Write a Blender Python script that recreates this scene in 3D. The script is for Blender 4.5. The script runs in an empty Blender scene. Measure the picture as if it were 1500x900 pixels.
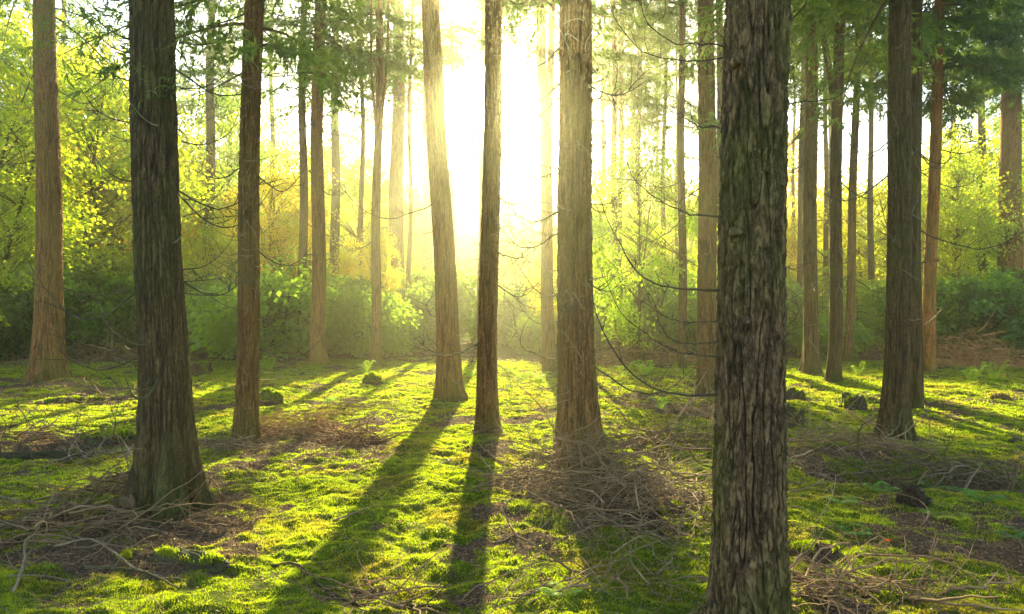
import bpy, math, random
import numpy as np
from mathutils import Vector

# ------------------------------------------------------------------ camera, sky, sun, exposure
scene = bpy.context.scene
CAM_H, FPX = 1.6, 1000.0                     # camera height, focal length in pixels of the 1500 px wide photograph
cam_data = bpy.data.cameras.new("camera")
cam_data.sensor_width = 36.0
cam_data.lens = 36.0 * FPX / 1500.0
cam_data.clip_end = 2000.0
cam_data.clip_start = 0.05
cam = bpy.data.objects.new("camera", cam_data)
cam.location = (0, 0, CAM_H)
cam.rotation_euler = (math.radians(90), 0, 0)
scene.collection.objects.link(cam)
scene.camera = cam

SUN_DIR = Vector((-5.0, 1000.0, 395.0)).normalized()
SUN_EL = math.asin(SUN_DIR.z)
SUN_AZ = math.atan2(SUN_DIR.x, SUN_DIR.y)
world = bpy.data.worlds.new("World")
scene.world = world
world.use_nodes = True
wn = world.node_tree
for n in list(wn.nodes):
    wn.nodes.remove(n)
sky = wn.nodes.new("ShaderNodeTexSky")
sky.sky_type = 'NISHITA'
sky.sun_disc = False
sky.sun_elevation = SUN_EL
sky.sun_rotation = SUN_AZ
sky.dust_density = 0.8
sky.air_density = 1.0
bg = wn.nodes.new("ShaderNodeBackground")
bg.inputs[1].default_value = 0.11
wo = wn.nodes.new("ShaderNodeOutputWorld")
wn.links.new(sky.outputs[0], bg.inputs[0])
wn.links.new(bg.outputs[0], wo.inputs[0])

sd = bpy.data.lights.new("sun", 'SUN')
sd.energy = 5.0
sd.angle = math.radians(0.6)
sd.color = (1.0, 0.87, 0.44)
sun = bpy.data.objects.new("sun", sd)
sun.rotation_euler = SUN_DIR.to_track_quat('Z', 'Y').to_euler()
sun.location = (0, 30, 30)
scene.collection.objects.link(sun)

scene.view_settings.view_transform = 'Standard'
scene.view_settings.look = 'None'
scene.view_settings.gamma = 1.0
scene.view_settings.use_curve_mapping = False
scene.view_settings.exposure = 2.3

HAZE_DENSITY = 0.0042
HAZE_G = 0.86

scene.render.engine = 'CYCLES'
cy = scene.cycles
cy.use_denoising = True
cy.max_bounces = 6
cy.diffuse_bounces = 3
cy.glossy_bounces = 1
cy.transmission_bounces = 4
cy.volume_bounces = 0
cy.transparent_max_bounces = 4
cy.sample_clamp_indirect = 4.0
cy.use_adaptive_sampling = True
cy.adaptive_threshold = 0.015

# ------------------------------------------------------------------ noise
rng = np.random.default_rng(7)
_perm = np.random.default_rng(3).permutation(256)
_perm = np.concatenate([_perm, _perm, _perm])
_g3 = np.random.default_rng(5).normal(size=(256, 3))
_g3 /= np.linalg.norm(_g3, axis=1)[:, None]


def noise3(x, y, z):
    x, y, z = np.broadcast_arrays(np.asarray(x, float), np.asarray(y, float), np.asarray(z, float))
    xi, yi, zi = np.floor(x).astype(int), np.floor(y).astype(int), np.floor(z).astype(int)
    xf, yf, zf = x - xi, y - yi, z - zi
    u, v, w = [t * t * t * (t * (t * 6 - 15) + 10) for t in (xf, yf, zf)]
    out = 0
    for dx in (0, 1):
        for dy in (0, 1):
            for dz in (0, 1):
                h = _perm[_perm[_perm[(xi + dx) & 255] + ((yi + dy) & 255)] + ((zi + dz) & 255)]
                g = _g3[h]
                d = g[..., 0] * (xf - dx) + g[..., 1] * (yf - dy) + g[..., 2] * (zf - dz)
                wx = u if dx else 1 - u
                wy = v if dy else 1 - v
                wz = w if dz else 1 - w
                out = out + d * wx * wy * wz
    return out * 1.5


def noise2(x, y, s=0.0):
    return noise3(x, y, s + 0.37)


# ------------------------------------------------------------------ pixel helpers (photograph pixels to points on the ground / at a distance)
def dist_of(py):
    return CAM_H * FPX / (py - 450.0)


def ground_at(px, py):
    d = dist_of(py)
    return (px - 750.0) / FPX * d, d


def at(px, py, d):
    return np.array([(px - 750.0) / FPX * d, d, CAM_H - (py - 450.0) / FPX * d])


# ------------------------------------------------------------------ materials
def new_mat(name):
    m = bpy.data.materials.new(name)
    m.use_nodes = True
    nt = m.node_tree
    for n in list(nt.nodes):
        nt.nodes.remove(n)
    out = nt.nodes.new("ShaderNodeOutputMaterial")
    return m, nt, out


class N:
    """tiny helper to wire nodes"""
    def __init__(self, nt):
        self.nt = nt

    def new(self, kind, **kw):
        n = self.nt.nodes.new(kind)
        for k, v in kw.items():
            setattr(n, k, v)
        return n

    def put(self, sock, v):
        if isinstance(v, bpy.types.NodeSocket):
            self.nt.links.new(v, sock)
        else:
            sock.default_value = v

    def mix(self, f, a, b, mode='MIX'):
        n = self.new("ShaderNodeMix", data_type='RGBA', blend_type=mode)
        self.put(n.inputs[0], f)
        self.put(n.inputs[6], a if not isinstance(a, tuple) else (*a, 1))
        self.put(n.inputs[7], b if not isinstance(b, tuple) else (*b, 1))
        return n.outputs[2]

    def ramp(self, v, lo, hi):
        n = self.new("ShaderNodeMapRange", clamp=True)
        self.put(n.inputs[0], v)
        n.inputs[1].default_value = lo
        n.inputs[2].default_value = hi
        return n.outputs[0]

    def math(self, op, a, b=0.0):
        n = self.new("ShaderNodeMath", operation=op)
        self.put(n.inputs[0], a)
        self.put(n.inputs[1], b)
        return n.outputs[0]

    def noise(self, vec, scale, detail=3.0, rough=0.55, dist=0.0):
        n = self.new("ShaderNodeTexNoise")
        if vec is not None:
            self.nt.links.new(vec, n.inputs["Vector"])
        n.inputs["Scale"].default_value = scale
        n.inputs["Detail"].default_value = detail
        n.inputs["Roughness"].default_value = rough
        n.inputs["Distortion"].default_value = dist
        return n.outputs[0]

    def coords(self, kind="Object", scale=(1, 1, 1)):
        tc = self.new("ShaderNodeTexCoord")
        mp = self.new("ShaderNodeMapping")
        self.nt.links.new(tc.outputs[kind], mp.inputs[0])
        mp.inputs["Scale"].default_value = scale
        return mp.outputs[0]

    def attr(self, name):
        n = self.new("ShaderNodeAttribute", attribute_name=name)
        return n.outputs["Fac"]


def leaf_material(name, c1, c2, c3, trans, gloss=0.06, use_obj=True, tfac=0.5, nscale=0.6):
    """leaves: two colours by leaf, a third by clump, light coming through them"""
    m, nt, out = new_mat(name)
    h = N(nt)
    geo = h.new("ShaderNodeNewGeometry")
    rnd = geo.outputs["Random Per Island"]
    col = h.mix(rnd, c1, c2)
    tc = h.new("ShaderNodeTexCoord")
    nz = h.noise(tc.outputs["Object"], nscale, 2.0)
    col = h.mix(h.ramp(nz, 0.48, 0.66), col, c3)
    tr = h.mix(0.5, trans, h.mix(1.0, col, (6.0, 6.0, 6.0), 'MULTIPLY'))
    if use_obj:
        oi = h.new("ShaderNodeObjectInfo")
        col = h.mix(1.0, col, oi.outputs["Color"], 'MULTIPLY')
        tr = h.mix(1.0, tr, oi.outputs["Color"], 'MULTIPLY')
    d = h.new("ShaderNodeBsdfDiffuse")
    nt.links.new(col, d.inputs[0])
    t = h.new("ShaderNodeBsdfTranslucent")
    nt.links.new(tr, t.inputs[0])
    mx = h.new("ShaderNodeMixShader")
    mx.inputs[0].default_value = tfac
    nt.links.new(d.outputs[0], mx.inputs[1])
    nt.links.new(t.outputs[0], mx.inputs[2])
    g = h.new("ShaderNodeBsdfGlossy")
    g.inputs["Roughness"].default_value = 0.45
    g.inputs[0].default_value = (0.7, 0.75, 0.7, 1)
    m2 = h.new("ShaderNodeMixShader")
    m2.inputs[0].default_value = gloss
    nt.links.new(mx.outputs[0], m2.inputs[1])
    nt.links.new(g.outputs[0], m2.inputs[2])
    nt.links.new(m2.outputs[0], out.inputs[0])
    return m


def bark_material(name, dark, light, green, vscale=1.0, bump=0.02, green_amt=0.5):
    m, nt, out = new_mat(name)
    h = N(nt)
    c = h.coords("Object", (10 * vscale, 10 * vscale, 2.6 * vscale))
    c2 = h.coords("Object", (1.2, 1.2, 0.5))
    c3 = h.coords("Object", (38, 38, 24))
    n1 = h.noise(c, 1.6, 5, 0.6, 0.3)
    n2 = h.noise(c3, 1.2, 4, 0.6)
    n3 = h.noise(c2, 2.0, 3, 0.6)
    ridge = h.math('ABSOLUTE', h.math('SUBTRACT', n1, 0.5))
    rf = h.ramp(ridge, 0.0, 0.07)
    col = h.mix(h.ramp(n2, 0.3, 0.72), dark, light)
    col = h.mix(h.math('MULTIPLY', h.math('SUBTRACT', 1.0, rf), 0.55), col, tuple(v * 0.35 for v in dark))
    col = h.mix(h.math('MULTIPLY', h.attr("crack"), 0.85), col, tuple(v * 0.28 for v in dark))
    gm = h.math('MULTIPLY', h.ramp(n3, 0.42, 0.68), green_amt)
    col = h.mix(gm, col, green)
    low = h.math('MULTIPLY', h.attr("foot"), h.ramp(n3, 0.3, 0.6))
    col = h.mix(low, col, (0.05, 0.085, 0.012))
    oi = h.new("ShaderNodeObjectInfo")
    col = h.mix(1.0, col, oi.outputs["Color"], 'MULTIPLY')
    hgt = h.math('ADD', h.math('MULTIPLY', rf, 0.7), h.math('MULTIPLY', n2, 0.5))
    b = h.new("ShaderNodeBump")
    b.inputs["Strength"].default_value = 0.9
    b.inputs["Distance"].default_value = bump
    nt.links.new(hgt, b.inputs["Height"])
    p = h.new("ShaderNodeBsdfPrincipled")
    nt.links.new(col, p.inputs["Base Color"])
    p.inputs["Roughness"].default_value = 0.9
    p.inputs["Specular IOR Level"].default_value = 0.25
    nt.links.new(b.outputs[0], p.inputs["Normal"])
    nt.links.new(p.outputs[0], out.inputs[0])
    return m


def wood_material(name, c1, c2, moss=0.0, rough=0.85):
    m, nt, out = new_mat(name)
    h = N(nt)
    geo = h.new("ShaderNodeNewGeometry")
    tc = h.new("ShaderNodeTexCoord")
    nz = h.noise(tc.outputs["Object"], 7.0, 4, 0.6)
    nb = h.noise(h.coords("Object", (40, 40, 40)), 1.0, 3, 0.6)
    col = h.mix(geo.outputs["Random Per Island"], c1, c2)
    col = h.mix(h.ramp(nz, 0.35, 0.7), col, tuple(v * 0.55 for v in c1))
    if moss > 0:
        sx = h.new("ShaderNodeSeparateXYZ")
        nt.links.new(geo.outputs["Normal"], sx.inputs[0])
        up = h.ramp(sx.outputs[2], 0.0, 0.8)
        f = h.math('MULTIPLY', h.math('MULTIPLY', up, h.ramp(nz, 0.25, 0.5)), moss)
        col = h.mix(f, col, (0.05, 0.075, 0.008))
    oi = h.new("ShaderNodeObjectInfo")
    col = h.mix(1.0, col, oi.outputs["Color"], 'MULTIPLY')
    b = h.new("ShaderNodeBump")
    b.inputs["Strength"].default_value = 0.7
    b.inputs["Distance"].default_value = 0.01
    nt.links.new(nb, b.inputs["Height"])
    p = h.new("ShaderNodeBsdfPrincipled")
    nt.links.new(col, p.inputs["Base Color"])
    nt.links.new(b.outputs[0], p.inputs["Normal"])
    p.inputs["Roughness"].default_value = rough
    p.inputs["Specular IOR Level"].default_value = 0.25
    nt.links.new(p.outputs[0], out.inputs[0])
    return m


def ground_material():
    m, nt, out = new_mat("forest_floor")
    h = N(nt)
    tc = h.new("ShaderNodeTexCoord")
    o = tc.outputs["Object"]
    big = h.noise(o, 0.9, 4, 0.6)
    mid = h.noise(o, 6.0, 5, 0.65)
    fine = h.noise(o, 60.0, 4, 0.7)
    vor = h.new("ShaderNodeTexVoronoi")
    nt.links.new(o, vor.inputs["Vector"])
    vor.inputs["Scale"].default_value = 38.0
    litter = h.mix(h.ramp(fine, 0.35, 0.68), (0.035, 0.022, 0.013), (0.17, 0.105, 0.06))
    litter = h.mix(h.ramp(vor.outputs["Distance"], 0.0, 0.5), (0.21, 0.14, 0.09), litter)
    moss = h.mix(h.ramp(mid, 0.35, 0.65), (0.045, 0.085, 0.008), (0.14, 0.19, 0.010))
    moss = h.mix(h.ramp(big, 0.45, 0.62), moss, (0.10, 0.12, 0.015))
    moss = h.mix(h.math('MULTIPLY', h.ramp(fine, 0.45, 0.8), 0.6), moss, (0.03, 0.045, 0.01))
    f = h.ramp(h.math('ADD', h.attr("moss"), h.math('MULTIPLY', h.math('SUBTRACT', mid, 0.5), 0.5)), 0.35, 0.6)
    col = h.mix(f, litter, moss)
    hgt = h.math('ADD', h.math('MULTIPLY', fine, 0.7), h.math('MULTIPLY', mid, 0.8))
    b = h.new("ShaderNodeBump")
    b.inputs["Strength"].default_value = 1.0
    b.inputs["Distance"].default_value = 0.035
    nt.links.new(hgt, b.inputs["Height"])
    p = h.new("ShaderNodeBsdfPrincipled")
    nt.links.new(col, p.inputs["Base Color"])
    nt.links.new(b.outputs[0], p.inputs["Normal"])
    p.inputs["Roughness"].default_value = 1.0
    p.inputs["Specular IOR Level"].default_value = 0.1
    nt.links.new(p.outputs[0], out.inputs[0])
    return m


M_FLOOR = ground_material()
M_MOSS = leaf_material("moss", (0.045, 0.090, 0.004), (0.14, 0.16, 0.005), (0.12, 0.085, 0.015), (0.50, 0.58, 0.005), gloss=0.03, use_obj=False, tfac=0.6, nscale=1.3)
M_LEAF = leaf_material("broad_leaves", (0.06, 0.12, 0.008), (0.11, 0.15, 0.008), (0.15, 0.14, 0.008), (0.55, 0.62, 0.015), tfac=0.66)
M_BUSH = leaf_material("shrub_leaves", (0.035, 0.080, 0.008), (0.075, 0.125, 0.010), (0.10, 0.14, 0.008), (0.42, 0.56, 0.02), gloss=0.05, tfac=0.55)
M_NEEDLE = leaf_material("conifer_needles", (0.03, 0.065, 0.015), (0.05, 0.09, 0.015), (0.07, 0.10, 0.012), (0.34, 0.42, 0.02), gloss=0.04, tfac=0.5)
M_FERN = leaf_material("fern_leaf", (0.07, 0.13, 0.02), (0.11, 0.17, 0.03), (0.10, 0.14, 0.03), (0.35, 0.50, 0.03), tfac=0.5)
M_DRYLEAF = leaf_material("fallen_leaf", (0.16, 0.085, 0.04), (0.28, 0.19, 0.12), (0.10, 0.055, 0.03), (0.35, 0.16, 0.05), use_obj=True, tfac=0.25)
M_STRAW = wood_material("dry_needles", (0.20, 0.12, 0.06), (0.30, 0.20, 0.11))
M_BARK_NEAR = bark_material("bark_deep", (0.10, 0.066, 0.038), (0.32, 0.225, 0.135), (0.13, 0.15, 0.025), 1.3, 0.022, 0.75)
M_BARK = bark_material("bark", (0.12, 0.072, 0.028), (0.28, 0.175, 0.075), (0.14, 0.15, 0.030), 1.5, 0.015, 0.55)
M_TWIG = wood_material("twig_wood", (0.24, 0.17, 0.10), (0.42, 0.32, 0.20))
M_GREYTWIG = wood_material("weathered_twig", (0.27, 0.20, 0.12), (0.44, 0.34, 0.21))
M_BRANCH = wood_material("dead_branch_wood", (0.10, 0.085, 0.045), (0.16, 0.13, 0.075), moss=0.3)
M_LOG = wood_material("rotten_log", (0.050, 0.036, 0.024), (0.08, 0.055, 0.036), moss=0.55)
M_STUMP = wood_material("stump_wood", (0.07, 0.045, 0.03), (0.11, 0.07, 0.045), moss=0.8)


# ------------------------------------------------------------------ mesh helpers
class MB:
    """collects vertices and faces of one mesh"""
    def __init__(self):
        self.v, self.f, self.n = [], [], 0
        self.att = {}

    def add(self, verts, faces):
        verts = np.asarray(verts, np.float32).reshape(-1, 3)
        for fa in (faces if isinstance(faces, list) else [faces]):
            self.f.append(np.asarray(fa, np.int64) + self.n)
        self.v.append(verts)
        self.n += len(verts)

    def tube(self, pts, rad, sides=5, cap=True):
        pts = np.asarray(pts, float)
        k = len(pts)
        rad = np.broadcast_to(np.asarray(rad, float), (k,))
        t = np.gradient(pts, axis=0)
        t /= np.linalg.norm(t, axis=1)[:, None] + 1e-9
        ref = np.array([0.0, 0, 1]) if abs(t[0][2]) < 0.8 else np.array([1.0, 0, 0])
        a = np.cross(t, ref)
        a /= np.linalg.norm(a, axis=1)[:, None] + 1e-9
        b = np.cross(t, a)
        th = np.arange(sides) / sides * 2 * np.pi
        ring = pts[:, None, :] + rad[:, None, None] * (np.cos(th)[None, :, None] * a[:, None, :] + np.sin(th)[None, :, None] * b[:, None, :])
        i = np.arange(k - 1)[:, None] * sides
        j = np.arange(sides)[None, :]
        j2 = (j + 1) % sides
        q = np.stack([i + j, i + j2, i + sides + j2, i + sides + j], -1).reshape(-1, 4)
        fs = [q]
        if cap and sides >= 3:
            fs.append(np.arange(sides)[None, ::-1])
            fs.append((np.arange(sides) + (k - 1) * sides)[None, :])
        self.add(ring, fs)

    def leaves(self, pos, direc, up, length, width, fold=0.15):
        """rhombic folded leaves; every argument is per leaf"""
        n = len(pos)
        direc = direc / (np.linalg.norm(direc, axis=1)[:, None] + 1e-9)
        side = np.cross(direc, up)
        side /= np.linalg.norm(side, axis=1)[:, None] + 1e-9
        nrm = np.cross(side, direc)
        L = np.asarray(length).reshape(-1, 1) * np.ones((n, 1))
        W = np.asarray(width).reshape(-1, 1) * np.ones((n, 1))
        v = np.empty((n, 4, 3), np.float32)
        v[:, 0] = pos
        v[:, 1] = pos + direc * L * 0.45 + side * W * 0.5 + nrm * W * fold
        v[:, 2] = pos + direc * L - nrm * L * 0.1
        v[:, 3] = pos + direc * L * 0.45 - side * W * 0.5 + nrm * W * fold
        self.add(v, np.arange(n * 4).reshape(n, 4))

    def mesh(self, name, mat, smooth=False):
        me = bpy.data.meshes.new(name)
        v = np.concatenate(self.v) if self.v else np.zeros((0, 3), np.float32)
        sizes = [np.full(len(f), f.shape[1]) for f in self.f]
        loops = np.concatenate([f.reshape(-1) for f in self.f])
        sizes = np.concatenate(sizes)
        starts = np.concatenate([[0], np.cumsum(sizes)[:-1]])
        me.vertices.add(len(v))
        me.vertices.foreach_set("co", v.reshape(-1))
        me.loops.add(len(loops))
        me.loops.foreach_set("vertex_index", loops.astype(np.int32))
        me.polygons.add(len(sizes))
        me.polygons.foreach_set("loop_start", starts.astype(np.int32))
        me.polygons.foreach_set("loop_total", sizes.astype(np.int32))
        me.polygons.foreach_set("use_smooth", np.full(len(sizes), smooth))
        for k, a in self.att.items():
            at_ = me.attributes.new(k, 'FLOAT', 'POINT')
            at_.data.foreach_set("value", np.asarray(a, np.float32).reshape(-1))
        me.update(calc_edges=True)
        me.materials.append(mat)
        return me


def link(name, data, parent=None, loc=(0, 0, 0), color=None):
    o = bpy.data.objects.new(name, data)
    scene.collection.objects.link(o)
    o.location = loc
    if parent is not None:
        o.parent = parent
    if color is not None:
        o.color = (*color, 1)
    return o


def tag(o, label, cat, group=None):
    o["label"] = label
    o["category"] = cat
    if group:
        o["group"] = group
    return o


def thing(name, label, cat, loc, group=None):
    o = bpy.data.objects.new(name, None)
    o.empty_display_size = 0.2
    scene.collection.objects.link(o)
    o.location = loc
    return tag(o, label, cat, group)


def copy_tree(o, loc, rz=0.0, sc=1.0, label=None, group=None, color=None):
    r = o.copy()
    scene.collection.objects.link(r)
    r.location = loc
    r.rotation_euler = (0, 0, rz)
    r.scale = (sc, sc, sc) if np.isscalar(sc) else sc
    if label:
        r["label"] = label
    if group:
        r["group"] = group
    elif "group" in r:
        del r["group"]
    if color is not None:
        r.color = (*color, 1)
    for ch in list(o.children):
        c = ch.copy()
        scene.collection.objects.link(c)
        c.parent = r
        if color is not None and ch.name.split('.')[0] in ("crown", "foliage", "frond", "leaves"):
            c.color = (*color, 1)
    return r


# ------------------------------------------------------------------ terrain
def smooth01(t):
    t = np.clip(t, 0, 1)
    return t * t * (3 - 2 * t)


LITTER = []   # (x, y, rx, ry, amount)
for px, py, rx, ry, a in [
        (250, 760, .75, .6, 1.0), (130, 740, .9, .7, .9), (60, 655, 1.2, .8, .7), (90, 570, 2.2, 1.1, 1.0), (30, 560, 2, 1.2, .7),
        (360, 645, .8, .6, .8), (430, 630, .9, .6, .8), (520, 650, .7, .5, .7), (520, 590, .9, 1.0, .5), (845, 705, .9, .8, 1.0),
        (940, 720, .9, .8, .9), (900, 760, .7, .4, .7), (712, 640, .3, .3, .6), (1040, 600, 1.0, 1.0, .8), (1240, 660, 1.3, .7, .8),
        (1310, 640, .6, .5, .9), (1350, 700, 1.2, .6, .8), (1090, 900, .5, .4, .7), (1250, 880, .6, .25, .6), (100, 830, .5, .3, .5),
        (560, 850, .6, .25, .5), (960, 560, 2.2, 2.0, .5), (1000, 600, 1.5, 1.2, .6), (1480, 590, 1.0, 1.0, .6), (800, 540, 1.5, 1.5, .4),
        (330, 690, .6, .5, .4), (740, 700, .5, 1.0, .35)]:
    gx, gy = ground_at(px, py)
    LITTER.append((gx, gy, rx, ry, a))


def terrain(x, y):
    x = np.asarray(x, float)
    y = np.asarray(y, float)
    h = 0.10 * noise2(x * 0.16 + 3, y * 0.16) + 0.05 * noise2(x * 0.55, y * 0.55 + 9, 2)
    n1 = noise2(x * 1.7 + 5, y * 1.7, 4)
    h = h + 0.07 * np.abs(n1) * 1.2 - 0.02
    n2 = noise2(x * 4.6, y * 4.6 + 4, 6)
    h = h + 0.026 * (1 - np.abs(n2) * 2.0)
    h = h + 0.014 * noise2(x * 15, y * 15, 8)
    # shallow ditch across the right middle
    cx = (y - 6.6 + 0.12 * (x - 3.5))
    h = h - 0.26 * np.exp(-(cx / 0.42) ** 2) * smooth01((x - 2.5) / 0.9) * (1 - smooth01((x - 8) / 3))
    # flat far away
    return h


def moss_amount(x, y):
    m = np.full(np.shape(x), 0.74) + 0.8 * noise2(x * 0.8, y * 0.8, 11) + 0.75 * noise2(x * 2.6, y * 2.6, 13) + 0.5 * noise2(x * 8, y * 8, 15)
    for gx, gy, rx, ry, a in LITTER:
        r2 = ((x - gx) / rx) ** 2 + ((y - gy) / ry) ** 2
        m = m - .95 * a * np.exp(-r2 * 2.0)
    far = smooth01((y - 17.5) / 5.0)
    return np.clip(m - far * 1.2, 0, 1)


def axis(parts):
    out = []
    for a, b, s in parts:
        out.append(np.arange(a, b, s))
    return np.unique(np.concatenate(out).round(4))


xs = axis([(-150, -60, 6), (-60, -24, 1.2), (-24, -11, .16), (-11, -5, .06), (-5, 5, .032), (5, 11, .06), (11, 24, .16), (24, 60, 1.2), (60, 150.1, 6)])
ys = axis([(-150, -20, 8), (-20, 0, 1.2), (0, 2.6, .15), (2.6, 7, .028), (7, 12, .05), (12, 22, .09), (22, 40, .35), (40, 80, 2), (80, 150.1, 6)])
X, Y = np.meshgrid(xs, ys)
Z = terrain(X, Y)
b = MB()
nx, ny = len(xs), len(ys)
idx = np.arange(nx * ny).reshape(ny, nx)
b.add(np.stack([X, Y, Z], -1), np.stack([idx[:-1, :-1], idx[:-1, 1:], idx[1:, 1:], idx[1:, :-1]], -1).reshape(-1, 4))
b.att["moss"] = moss_amount(X, Y)
ground = link("ground", b.mesh("ground", M_FLOOR, True))
ground["kind"] = "structure"

# haze: pale damp air
hz = MB()
bx = np.array([(sx * 152, sy * 152, z) for z in (-2.0, 27.5) for sx, sy in ((-1, -1), (1, -1), (1, 1), (-1, 1))], float)
hz.add(bx, np.array([[3, 2, 1, 0], [4, 5, 6, 7], [0, 1, 5, 4], [1, 2, 6, 5], [2, 3, 7, 6], [3, 0, 4, 7]]))
mh, nth, outh = new_mat("haze")
pv = nth.nodes.new("ShaderNodeVolumePrincipled")
pv.inputs["Color"].default_value = (1.0, 0.97, 0.70, 1)
pv.inputs["Density"].default_value = HAZE_DENSITY
pv.inputs["Anisotropy"].default_value = HAZE_G
nth.links.new(pv.outputs[0], outh.inputs["Volume"])
haze = link("haze", hz.mesh("haze", mh))
haze["kind"] = "stuff"
haze["label"] = "pale sunlit haze between the trees"


# ------------------------------------------------------------------ wood and foliage builders
def curve_pts(ctrl, n):
    """smooth interpolation (Catmull-Rom) through control points"""
    c = np.asarray(ctrl, float)
    c = np.concatenate([[2 * c[0] - c[1]], c, [2 * c[-1] - c[-2]]])
    seg = len(c) - 3
    t = np.linspace(0, seg - 1e-6, n)
    i = t.astype(int)
    f = (t - i)[:, None]
    p0, p1, p2, p3 = c[i], c[i + 1], c[i + 2], c[i + 3]
    return 0.5 * ((2 * p1) + (-p0 + p2) * f + (2 * p0 - 5 * p1 + 4 * p2 - p3) * f ** 2 + (-p0 + 3 * p1 - 3 * p2 + p3) * f ** 3)


def wiggly(r, p0, d, length, n=8, bend=0.5, grav=0.0):
    d = np.asarray(d, float)
    d = d / np.linalg.norm(d)
    pts = [np.asarray(p0, float)]
    turn = r.normal(size=3) * bend
    for i in range(n - 1):
        d = d + (turn + r.normal(size=3) * bend * 0.6) / n
        d[2] += grav / n
        d = d / np.linalg.norm(d)
        pts.append(pts[-1] + d * length / (n - 1))
    return np.array(pts)


def side_twigs(mb, r, pts, rad, count, length, depth=1, grav=0.3, sides=3):
    for _ in range(count):
        i = r.integers(1, len(pts) - 1)
        t = pts[min(i + 1, len(pts) - 1)] - pts[i - 1]
        t = t / (np.linalg.norm(t) + 1e-9)
        s = r.normal(size=3)
        s -= t * s.dot(t)
        s /= np.linalg.norm(s) + 1e-9
        L = length * r.uniform(0.4, 1.1)
        q = wiggly(r, pts[i], t * 0.7 + s * 0.9, L, 6, 0.9, grav)
        rr = rad * r.uniform(0.35, 0.55)
        mb.tube(q, np.linspace(rr, rr * 0.3, 6), sides, False)
        if depth > 1:
            side_twigs(mb, r, q, rr, 3, L * 0.5, depth - 1, grav)


def trunk_mesh(r, base, lean, H, r0, taper, nth_, zres, mat, flare=0.8, bark=(20.0, 2.6, 0.012), fine_top=8.0, roots=6, wig=0.02, name="trunk"):
    """a tapering trunk with a flared foot, root lobes and bark relief; local origin at the base"""
    z = np.unique(np.concatenate([np.arange(-0.25, fine_top, zres), np.arange(fine_top, H, 0.5), [H]]))
    th = np.arange(nth_) / nth_ * 2 * np.pi
    ZZ, TH = np.meshgrid(z, th, indexing='ij')
    zc = np.clip(ZZ, 0, None)
    R = r0 * (1 - taper * zc / H) * np.clip((H - ZZ) / (H * 0.12), 0.12, 1)
    ph = r.uniform(0, 6.28)
    lob = noise3(np.cos(TH) * roots / 4 + ph, np.sin(TH) * roots / 4, 0.3 + zc * 0.4)
    f = np.exp(-zc / (r0 * 1.7 + 0.06))
    R = R * (1 + flare * f * (0.72 + 1.5 * lob))
    R = R * (1 + 0.035 * noise3(np.cos(TH) * 1.2 + ph, np.sin(TH) * 1.2, zc * 0.9))
    fx, fz, dep = bark
    wx = noise3(np.cos(TH) * R * 6 + 7, np.sin(TH) * R * 6, zc * 2.2 + ph) * 0.5
    n1 = noise3(np.cos(TH) * r0 * fx + wx + ph, np.sin(TH) * r0 * fx + wx, zc * fz)
    n2 = noise3(np.cos(TH) * r0 * fx * 2.1, np.sin(TH) * r0 * fx * 2.1 + ph, zc * fz * 2.3 + wx)
    n3 = noise3(np.cos(TH) * r0 * fx * 1.3 + 3, np.sin(TH) * r0 * fx * 1.3 + ph, zc * fz * 7)
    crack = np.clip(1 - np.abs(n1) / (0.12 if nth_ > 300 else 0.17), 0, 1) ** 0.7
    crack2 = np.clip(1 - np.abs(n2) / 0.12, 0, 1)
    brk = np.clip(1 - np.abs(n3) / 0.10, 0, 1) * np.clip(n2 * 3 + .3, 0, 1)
    n4 = noise3(np.cos(TH) * r0 * 70, np.sin(TH) * r0 * 70 + ph, zc * 34) if nth_ > 100 else 0.0
    R = R - dep * (crack + 0.45 * crack2 + 0.5 * brk) + dep * 0.7 * n3 + dep * 0.45 * n4
    cx = lean[0] * ZZ + wig * np.sin(ZZ * 0.9 + ph) * np.clip(ZZ / 2, 0, 1)
    cyy = lean[1] * ZZ + wig * np.cos(ZZ * 0.7 + ph) * np.clip(ZZ / 2, 0, 1)
    V = np.stack([cx + np.cos(TH) * R, cyy + np.sin(TH) * R, ZZ], -1)
    mb = MB()
    k = len(z)
    i = np.arange(k - 1)[:, None] * nth_
    j = np.arange(nth_)[None, :]
    j2 = (j + 1) % nth_
    q = np.stack([i + j, i + j2, i + nth_ + j2, i + nth_ + j], -1).reshape(-1, 4)
    mb.add(V, [q, (np.arange(nth_) + (k - 1) * nth_)[None, :]])
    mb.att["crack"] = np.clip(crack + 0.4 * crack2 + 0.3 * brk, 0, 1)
    mb.att["foot"] = np.exp(-zc / 0.22) * 0.8
    return mb.mesh(name, mat, True)


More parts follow.
